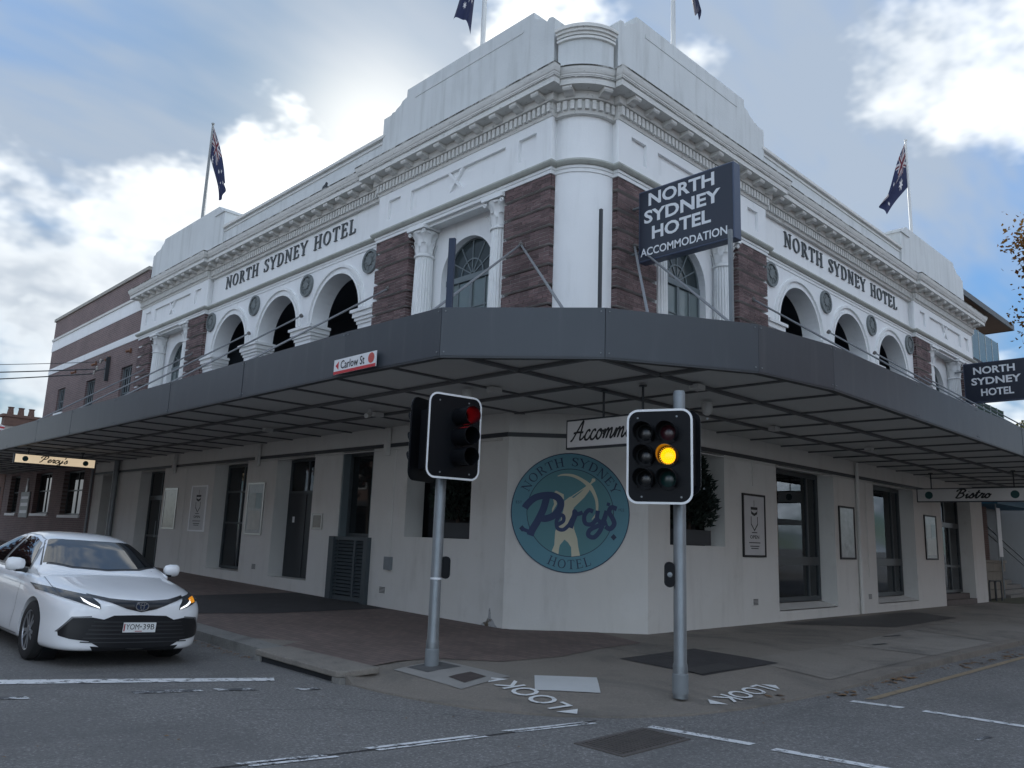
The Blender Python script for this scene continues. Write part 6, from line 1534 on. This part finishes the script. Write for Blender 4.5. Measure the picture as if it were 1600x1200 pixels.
        b.add(v, [(j*k+i, j*k+(i+1) % k, (j+1)*k+(i+1) % k, (j+1)*k+i) for j in range(len(rows)-1) for i in range(k)]+[tuple(range(k)), tuple(range((len(rows)-1)*k, len(rows)*k))])
        mi = add(b, 'door_mirror', WP, smooth='all'); b = MB(); b.tube((s*.84, 1.72, .97), (s*.93, 1.71, .99), .035, .03, n=8); b.box(min(s*.89, s*.98), max(s*.89, s*.98), 1.66, 1.76, .955, .985); add(b, 'mirror_foot', BLK, mi)
        for y in (.97, 3.79):
            b = MB(); cx = s*.80; T = lambda p, q, z: (s*z, y+p, .335+q)
            b.T = T; b.lathe([(.215, .70), (.30, .695), (.328, .715), (.335, .75), (.335, .86), (.328, .895), (.30, .912), (.232, .912), (.225, .89)], 0, 0, 40); ty = add(b, 'wheel', RUB, smooth=True)
            b = MB(T); b.lathe([(.20, .72), (.232, .89), (.228, .905), (.215, .90), (.205, .86), (.20, .80)], 0, 0, 40); add(b, 'rim', ALY, ty, smooth=True)
            b = MB(T); b.lathe([(.20, .795), (.001, .80)], 0, 0, 30); add(b, 'brake', BLK, ty)
            for i in range(10):
                a2 = 2*math.pi*i/10+(.10 if i % 2 else -.10); ca, sa = math.cos(a2), math.sin(a2); b = MB(T); w0, w1 = .022, .016
                v = [(r_*ca-w*sgn*sa, r_*sa+w*sgn*ca, z) for z in (.86, .893) for r_, w in ((.03, w0), (.21, w1)) for sgn in (-1, 1)]
                b.add(v, [(0, 1, 3, 2), (4, 6, 7, 5), (0, 4, 5, 1), (2, 3, 7, 6), (0, 2, 6, 4), (1, 5, 7, 3)]); add(b, 'spoke', ALY, ty)
            b = MB(T); b.lathe([(.05, .86), (.05, .90), (.03, .905), (.001, .905)], 0, 0, 16); add(b, 'hub_cap', ALY, ty)
            b = MB(); b.T = T; b.lathe([(.368, .62), (.368, .80)], 0, 0, 30); b.lathe([(.37, .625), (.01, .625)], 0, 0, 30); add(b, 'wheel_well', BLK, car)
    # number plate with its characters, maker's emblem
    b = MB(); b.box(-.186, .186, -.032, -.018, .415, .525); pl = add(b, 'number_plate', mat('plate_white', (.72, .73, .72), .4, .03))
    def local_sans(txt, w, h, fn, m, par):
        o = sans('plate_lettering', txt, w, h, fn, m, None, bold=.0); o.parent = par
    local_sans('YOM', .150, .062, lambda u, v, w: (-.158+u, -.0325-w*.3, .447+v), BLACK, pl); local_sans('39B', .132, .062, lambda u, v, w: (.036+u, -.0325-w*.3, .447+v), BLACK, pl)
    b = MB(); b.box(.004, .018, -.0345, -.033, .472, .486); add(b, 'plate_dot', BLACK, pl)
    b = MB(); b.box(-.182, -.168, -.0335, -.0325, .43, .51); add(b, 'plate_edge_mark', mat('plate_red', (.4, .05, .05), .5), pl)
    b = MB(); b.box(-.05, .03, -.0335, -.0325, .424, .432); add(b, 'plate_small_text', mat('plate_red', (.4, .05, .05), .5), pl)
    def ring_e(rx, rz, cx, cz, w, nm, y0, par):
        pts = [(cx+rx*math.cos(2*math.pi*i/28), cz+rz*math.sin(2*math.pi*i/28)) for i in range(29)]; b = MB()
        for q in ribbon(pts, w): b.add([(p.x, y0, p.y) for p in q], [(0, 1, 2, 3)])
        return add(b, nm, CHR, par)
    h = bvh.ray_cast(Vector((0, -1, .705)), Vector((0, 1, 0)))[0]; y0 = h.y-.02
    b = MB(); P = [(.078*math.cos(2*math.pi*i/28), .705+.053*math.sin(2*math.pi*i/28)) for i in range(28)]; b.prism(P, y0, y0+.03, lambda u, v, w: (u, w, v)); em = add(b, 'emblem', mat('emblem_backing', (.02, .03, .06), .2))
    ring_e(.072, .048, 0, .705, .012, 'emblem_oval', y0-.003, em); ring_e(.042, .018, 0, .735, .010, 'emblem_oval', y0-.004, em); ring_e(.020, .044, 0, .708, .010, 'emblem_oval', y0-.005, em)
    for s in (-.35, .35):
        b = MB(); b.tube((s-.05, 1.33, .985), (s+.25, 1.42, 1.03), .01, n=5); add(b, 'wiper', BLK)
    b = MB(); b.box(-.72, .72, .5, 4.6, .165, .24); add(b, 'underbody', BLK)
    return car
make_car()
# ------------------------------------------------------------------ neighbours
def right_neighbour():
    t = thing('apartment_building', 'brown brick apartment building with glass balconies and wide eaves beyond the hotel', 'building', (23, 2, 0))
    BR2 = mat('neighbour_brick', (.1, .06, .05), .85, extra=brick_extra((0, 2, None), (.15, .07, .055), (.12, .058, .045), (.16, .13, .12)))
    BR3 = mat('neighbour_brick_side', (.1, .06, .05), .85, extra=brick_extra((1, 2, None), (.15, .07, .055), (.12, .058, .045), (.16, .13, .12)))
    b = MB(); b.box(22.5, 27.0, 1.3, 14, -.2, 10.4); b.build('wall', BR2, t)
    EV = mat('brown_eave', (.17, .11, .075), .8, .15, 3.0); b = MB(); b.box(22.4, 29.3, .35, 15, 11.42, 11.58); rf = b.build('roof', EV, t)
    b = MB(); b.box(22.35, 29.35, .28, .34, 11.40, 11.64); b.box(29.30, 29.37, .34, 15, 11.40, 11.64); b.build('gutter', DKTRIM, rf)
    b = MB(); b.box(22.5, 26.9, 1.32, 13, 10.4, 11.42); b.build('upper_wall', mat('tan_cladding', (.24, .15, .10), .8, .12), t)
    GG = mat('green_balcony_glass', (.045, .085, .075), .12, .2, 1.0, spec=.6); FR = mat('pale_balcony_frame', (.5, .52, .5), .5)
    for z in (9.1, 6.2):
        b = MB(); b.box(22.45, 26.9, .35, 1.6, z-.22, z); sl = b.build('balcony', mat('balcony_slab', (.07, .07, .07), .8), t)
        for i in range(5):
            x = 22.5+i*.88; p = MB(); p.box(x+.02, x+.86, .37, .39, z+.03, z+1.25); p.build('pane', GG, sl)
        for i in range(6):
            x = 22.5+i*.88; p = MB(); p.box(x-.02, x+.02, .36, .40, z, z+1.27); p.build('baluster', FR, sl)
        p = MB(); p.box(26.88, 26.9, .4, 1.6, z+.03, z+1.25); p.build('pane', GG, sl)
        for k, x in enumerate((22.9, 24.9)):
            sash_window(IDT, x, x+1.4, z+.1, z+2.15, 1.24, (x+.7,), (), .07, DKFRAME, GLASS, parent=t)
    # ground floor shopfront, blue canopy, doors
    sash_window(IDT, 24.6, 26.4, .9, 3.3, 1.52, (25.5,), (2.6,), .08, GREYFRAME, GLASSF, parent=t, name='shop_window')
    b = MB(); b.box(24.4, 30.0, .2, 1.58, 3.55, 3.8); b.build('canopy', mat('blue_canopy', (.02, .16, .28), .5), t)
    b = MB(); b.box(26.62, 60, 1.6, 9, -.2, 4.4); b.build('shopfront', mat('grey_shopfront', (.09, .10, .11), .6), t)
right_neighbour()
def forecourt():
    t = thing('retaining_wall', 'low pale block wall with a curved end in front of the brown building', 'wall', (22.2, -.2, 0)); BLK_ = mat('sandstone_block', (.27, .25, .21), .85, .15, 3.0, .3, 30)
    for r in range(4):
        for i in range(6):
            x = 22.0+i*.5+(.25 if r % 2 else 0); b = MB(); b.box(x, x+.485, .32, .72, .05+r*.32, .05+r*.32+.305); b.build('block', BLK_, t)
    b = MB(); b.box(21.95, 25.3, .28, .76, 1.33, 1.42); b.build('capping', BLK_, t)
    s = thing('entry_steps', 'stone entry steps with a metal handrail at the right edge', 'steps', (26, 0, 0)); ST_ = mat('pale_step', (.26, .25, .23), .85, .15, 3.0)
    for k in range(5): b = MB(); b.box(25.6, 30, .3+.35*k, 2.2, -.05+.16*k, .11+.16*k); b.build('step', ST_, s)
    for y in (.25,):
        b = MB(); b.tube((23.2, y, 2.6), (29.5, y, 1.0), .03, n=8); b.tube((23.2, y, 2.35), (29.5, y, .75), .025, n=8); b.tube((24.6, y, 0), (24.6, y, 2.3), .03, n=8); b.build('handrail', METAL, s)
    p = thing('banner', 'tall white banner sign beside the handrail', 'banner', (23.9, .1, 1.5)); b = MB(); b.box(23.75, 24.2, .08, .12, 1.55, 3.35); b.build('sheet', LETW, p); b = MB(); b.tube((23.72, .1, 1.4), (23.72, .1, 3.5), .02, n=6); b.build('pole', METAL, p)
    k = thing('bicycle_rack', 'small black hoop rack beside the hotel end wall', 'rack', (22.4, -.1, 0))
    for y in (-.1, .1):
        b = MB(); pts = [(22.25, 0), (22.25, .62), (22.32, .7), (22.85, .7), (22.92, .62), (22.92, 0)]
        for i in range(5): b.tube((pts[i][0], y, pts[i][1]), (pts[i+1][0], y, pts[i+1][1]), .025, n=6)
        b.build('hoop', DKTRIM, k)
    g = MB(); g.box(21.8, 31, -.9, .3, -.05, .012); o = g.build('garden_bed', mat('mossy_ground', (.12, .12, .08), .9, .3, 3.0, .4, 30)); structure(o)
forecourt()
def left_neighbours():
    t = thing('terrace_house', 'red brick terrace with a door at the far left under the awning', 'house', (0, 40, 0))
    RB = mat('red_terrace_brick', (.1, .06, .05), .85, extra=brick_extra((1, 2, None), (.20, .09, .065), (.16, .075, .055), (.18, .15, .13)))
    b = MB(TL); wall_cells(b, 39.6, 50, -.2, 5.6, .0, .4, [(40.2, 41.5, .3, 3.3), (43, 44.5, 1.6, 3.4)]); b.build('wall', RB, t)
    b = MB(TL); b.box(40.2, 41.5, .2, .3, .3, 3.3); b.build('door', DKTRIM, t)
    sash_window(TL, 43, 44.5, 1.6, 3.4, .2, (43.75,), (2.5,), .07, parent=t)
    b = MB(TL); b.box(39.7, 50, .41, 9, 5.3, 5.5); b.build('roof', mat('slate_roof', (.10, .10, .11), .8, .2), t)
    u = thing('gabled_house', 'distant house roof with a brick chimney beyond the awning', 'house', (5, 62, 0))
    b = MB(); b.box(0.5, 12, 60, 70, 0, 6.8); b.build('wall', RB, u); b = MB(); b.prism([(0.2, 6.8), (12.3, 6.8), (6.2, 9.0)], 59.7, 70.3, lambda x, z, y: (x, y, z)); rf = b.build('roof', mat('terracotta_roof', (.17, .10, .08), .8, .3, 4.0), u)
    CH_ = mat('chimney_brick', (.12, .07, .055), .85, .25, 4.0)
    b = MB(); b.box(3.9, 5.9, 60.5, 61.3, 6.8, 8.6); b.build('chimney', mat('pale_chimney', (.4, .38, .35), .85), rf)
    b = MB(); b.box(3.8, 6.0, 60.4, 61.4, 8.6, 9.25); b.box(3.6, 6.2, 60.3, 61.5, 9.25, 9.45); b.build('chimney_head', CH_, rf)
    for x in (4.2, 4.9, 5.6): b = MB(); b.lathe([(.2, 9.45), (.24, 9.5), (.18, 9.95), (.24, 10.05)], x, 60.9, 10); b.build('chimney_pot', CH_, rf)
    b = MB(); b.tube((1.3, 61, 7.0), (1.3, 61, 10.2), .04, n=6); b.tube((.2, 61, 10.1), (2.5, 61, 10.1), .03, n=5)
    for k in range(5): b.tube((.4+k*.45, 60.6, 10.1), (.4+k*.45, 61.4, 10.1), .02, n=5)
    b.build('aerial', DKTRIM, rf)
    f = thing('striped_flag', 'small red and white striped flag beside the distant chimney', 'flag', (2.2, 60, 8))
    b = MB(); b.tube((2.1, 60, 7.2), (2.3, 60, 9.4), .03, n=5); b.build('pole', DKTRIM, f)
    m = mat('striped_cloth', (.6, .6, .6), .8, extra=lambda N, c, geo: N.mix(N.math('GREATER_THAN', N.math('SINE', N.math('MULTIPLY', N.n('ShaderNodeSeparateXYZ', {0: geo}).outputs[2], 22.0)), 0.0), c, (.45, .04, .05, 1)))
    b = MB(); v = [(2.3+1.5*i/8, 60+.12*math.sin(i), z-.05*i) for z in (8.9, 7.9) for i in range(9)]; b.add(v, [(i, i+1, 9+i+1, 9+i) for i in range(8)]); b.build('cloth', m, f)
left_neighbours()
# ------------------------------------------------------------------ street trees at the right
def tree(name, label, x, y, h, cr, cz, cols, seed, nleaf, lsize, trunk_r=.16):
    rnd = random.Random(seed); t = thing(name, label, 'tree', (x, y, 0)); BARK = mat('plane_bark', (.13, .11, .09), .9, .3, 6.0, .4, 30)
    b = MB(); base = Vector((x, y, -.05)); top = Vector((x+.2, y+.1, cz-.2*cr))
    b.tube(tuple(base), tuple(base.lerp(top, .5)+Vector((.05, 0, 0))), trunk_r, trunk_r*.8, n=12); b.tube(tuple(base.lerp(top, .5)+Vector((.05, 0, 0))), tuple(top), trunk_r*.8, trunk_r*.6, n=12)
    b.build('trunk', BARK, t, smooth=True)
    tips = []; lb = MB()
    for i in range(9):
        a = i*2.4+rnd.random(); el = rnd.uniform(-.1, 1.2); L = cr*rnd.uniform(.65, .95)
        p0 = base.lerp(top, rnd.uniform(.7, 1)); p1 = Vector((x, y, cz))+Vector((math.cos(a)*math.cos(el), math.sin(a)*math.cos(el), math.sin(el)*.9))*L; mid = p0.lerp(p1, .5)+Vector((rnd.uniform(-.3, .3), rnd.uniform(-.3, .3), .3))
        lb.tube(tuple(p0), tuple(mid), .07, .05, n=7); lb.tube(tuple(mid), tuple(p1), .05, .02, n=6)
        for k in range(5):
            q = mid.lerp(p1, rnd.random()); d = Vector((rnd.gauss(0, 1), rnd.gauss(0, 1), rnd.gauss(0, .7))).normalized()*cr*rnd.uniform(.2, .45); lb.tube(tuple(q), tuple(q+d), .02, .006, n=5); tips.append((q, q+d))
    lb.build('limbs', BARK, t)
    def leafmat():
        m = bpy.data.materials.new(name+'_leaf'); m.use_nodes = True; N = NT(m.node_tree); g = N.n('ShaderNodeNewGeometry').outputs['Position']
        c = N.ramp(N.noise(g, 1.6, 4, .7), [(.3, cols[0]), (.5, cols[1]), (.68, cols[2])])
        p = N.n('ShaderNodeBsdfPrincipled', {'Base Color': c, 'Roughness': .6}); tr = N.n('ShaderNodeBsdfTranslucent', {0: c}); N.n('ShaderNodeOutputMaterial', {0: N.n('ShaderNodeMixShader', {0: .4, 1: p.outputs[0], 2: tr.outputs[0]}).outputs[0]}); return m
    m = MB()
    for i in range(nleaf):
        a, e = rnd.choice(tips); p = a.lerp(e, rnd.random()**.6)+Vector((rnd.gauss(0, 1), rnd.gauss(0, 1), rnd.gauss(0, 1)))*cr*.09
        n = Vector((rnd.gauss(0, 1), rnd.gauss(0, 1), rnd.gauss(0, 1)+.4)).normalized(); u = n.orthogonal().normalized(); w = n.cross(u); th = rnd.random()*6.28; u, w = u*math.cos(th)+w*math.sin(th), w*math.cos(th)-u*math.sin(th); s = lsize*rnd.uniform(.6, 1.3)
        m.add([tuple(p-u*s*.5), tuple(p+w*s*.36-n*s*.1), tuple(p+u*s*.55), tuple(p-w*s*.36-n*s*.1)], [(0, 1, 2, 3)])
    m.build('crown', leafmat(), t, kind='stuff', keepnormals=True)
AUT = ((.16, .05, .015), (.22, .11, .025), (.13, .12, .03)); GRN = ((.05, .07, .02), (.09, .10, .03), (.14, .13, .05))
tree('plane_tree', 'autumn street tree with orange leaves at the right edge', 9.6, -6.05, 12, 2.5, 7.3, AUT, 4, 15000, .10)
tree('plane_tree', 'bright leafy tree behind the far navy sign', 34.2, -1.6, 12, 3.6, 7.2, GRN, 9, 6000, .26, .22)
tree('plane_tree', 'red-leaved street tree mirrored in the side windows of the white car', -12.6, 25.0, 9, 4.2, 5.6, ((.12, .02, .02), (.10, .03, .02), (.06, .05, .02)), 12, 5200, .36, .25)
# the other side of both streets, which the glazed boards and windows mirror
def opposite(label, x0, x1, y0, y1, h, face):
    t = thing('shop_terrace', label, 'building', ((x0+x1)/2, (y0+y1)/2, 0)); BRO = mat('opposite_brick_'+face, (.1, .06, .05), .85, extra=brick_extra((1, 2, None) if face == 'x' else (0, 2, None), (.22, .12, .09), (.18, .10, .075), (.2, .18, .16)))
    b = MB(); b.box(x0, x1, y0, y1, -.2, h); b.build('wall', BRO, t)
    b = MB(); b.box(x0-.15, x1+.15, y0-.15, y1+.15, h, h+.35); b.build('coping', TRIM, t)
    T = (lambda s, d, z: (x1+.06-d, s, z)) if face == 'x' else (lambda s, d, z: (s, y1+.06-d, z)); a, e = (y0, y1) if face == 'x' else (x0, x1); n = int((e-a)/4)
    for i in range(n):
        s = a+1.2+i*4
        sash_window(T, s, s+1.4, 4.4, 6.2, 0, (), (5.3,), .08, TRIM, GLASS, parent=t); sash_window(T, s-.5, s+2.2, .6, 2.9, 0, (s+.9,), (), .08, DKFRAME, GLASS, parent=t, name='shop_window')
    b = MB(T); b.box(a, e, -2.2, .05, 3.2, 3.5); b.build('awning', FASC, t)
opposite('brick shop terrace across the left street, mirrored in the glazed boards', -30, -19, -2, 40, 9.6, 'x')
opposite('brick shop terrace across the right street, mirrored in the ground floor windows', -2, 44, -30, -18.5, 11.4, 'y')
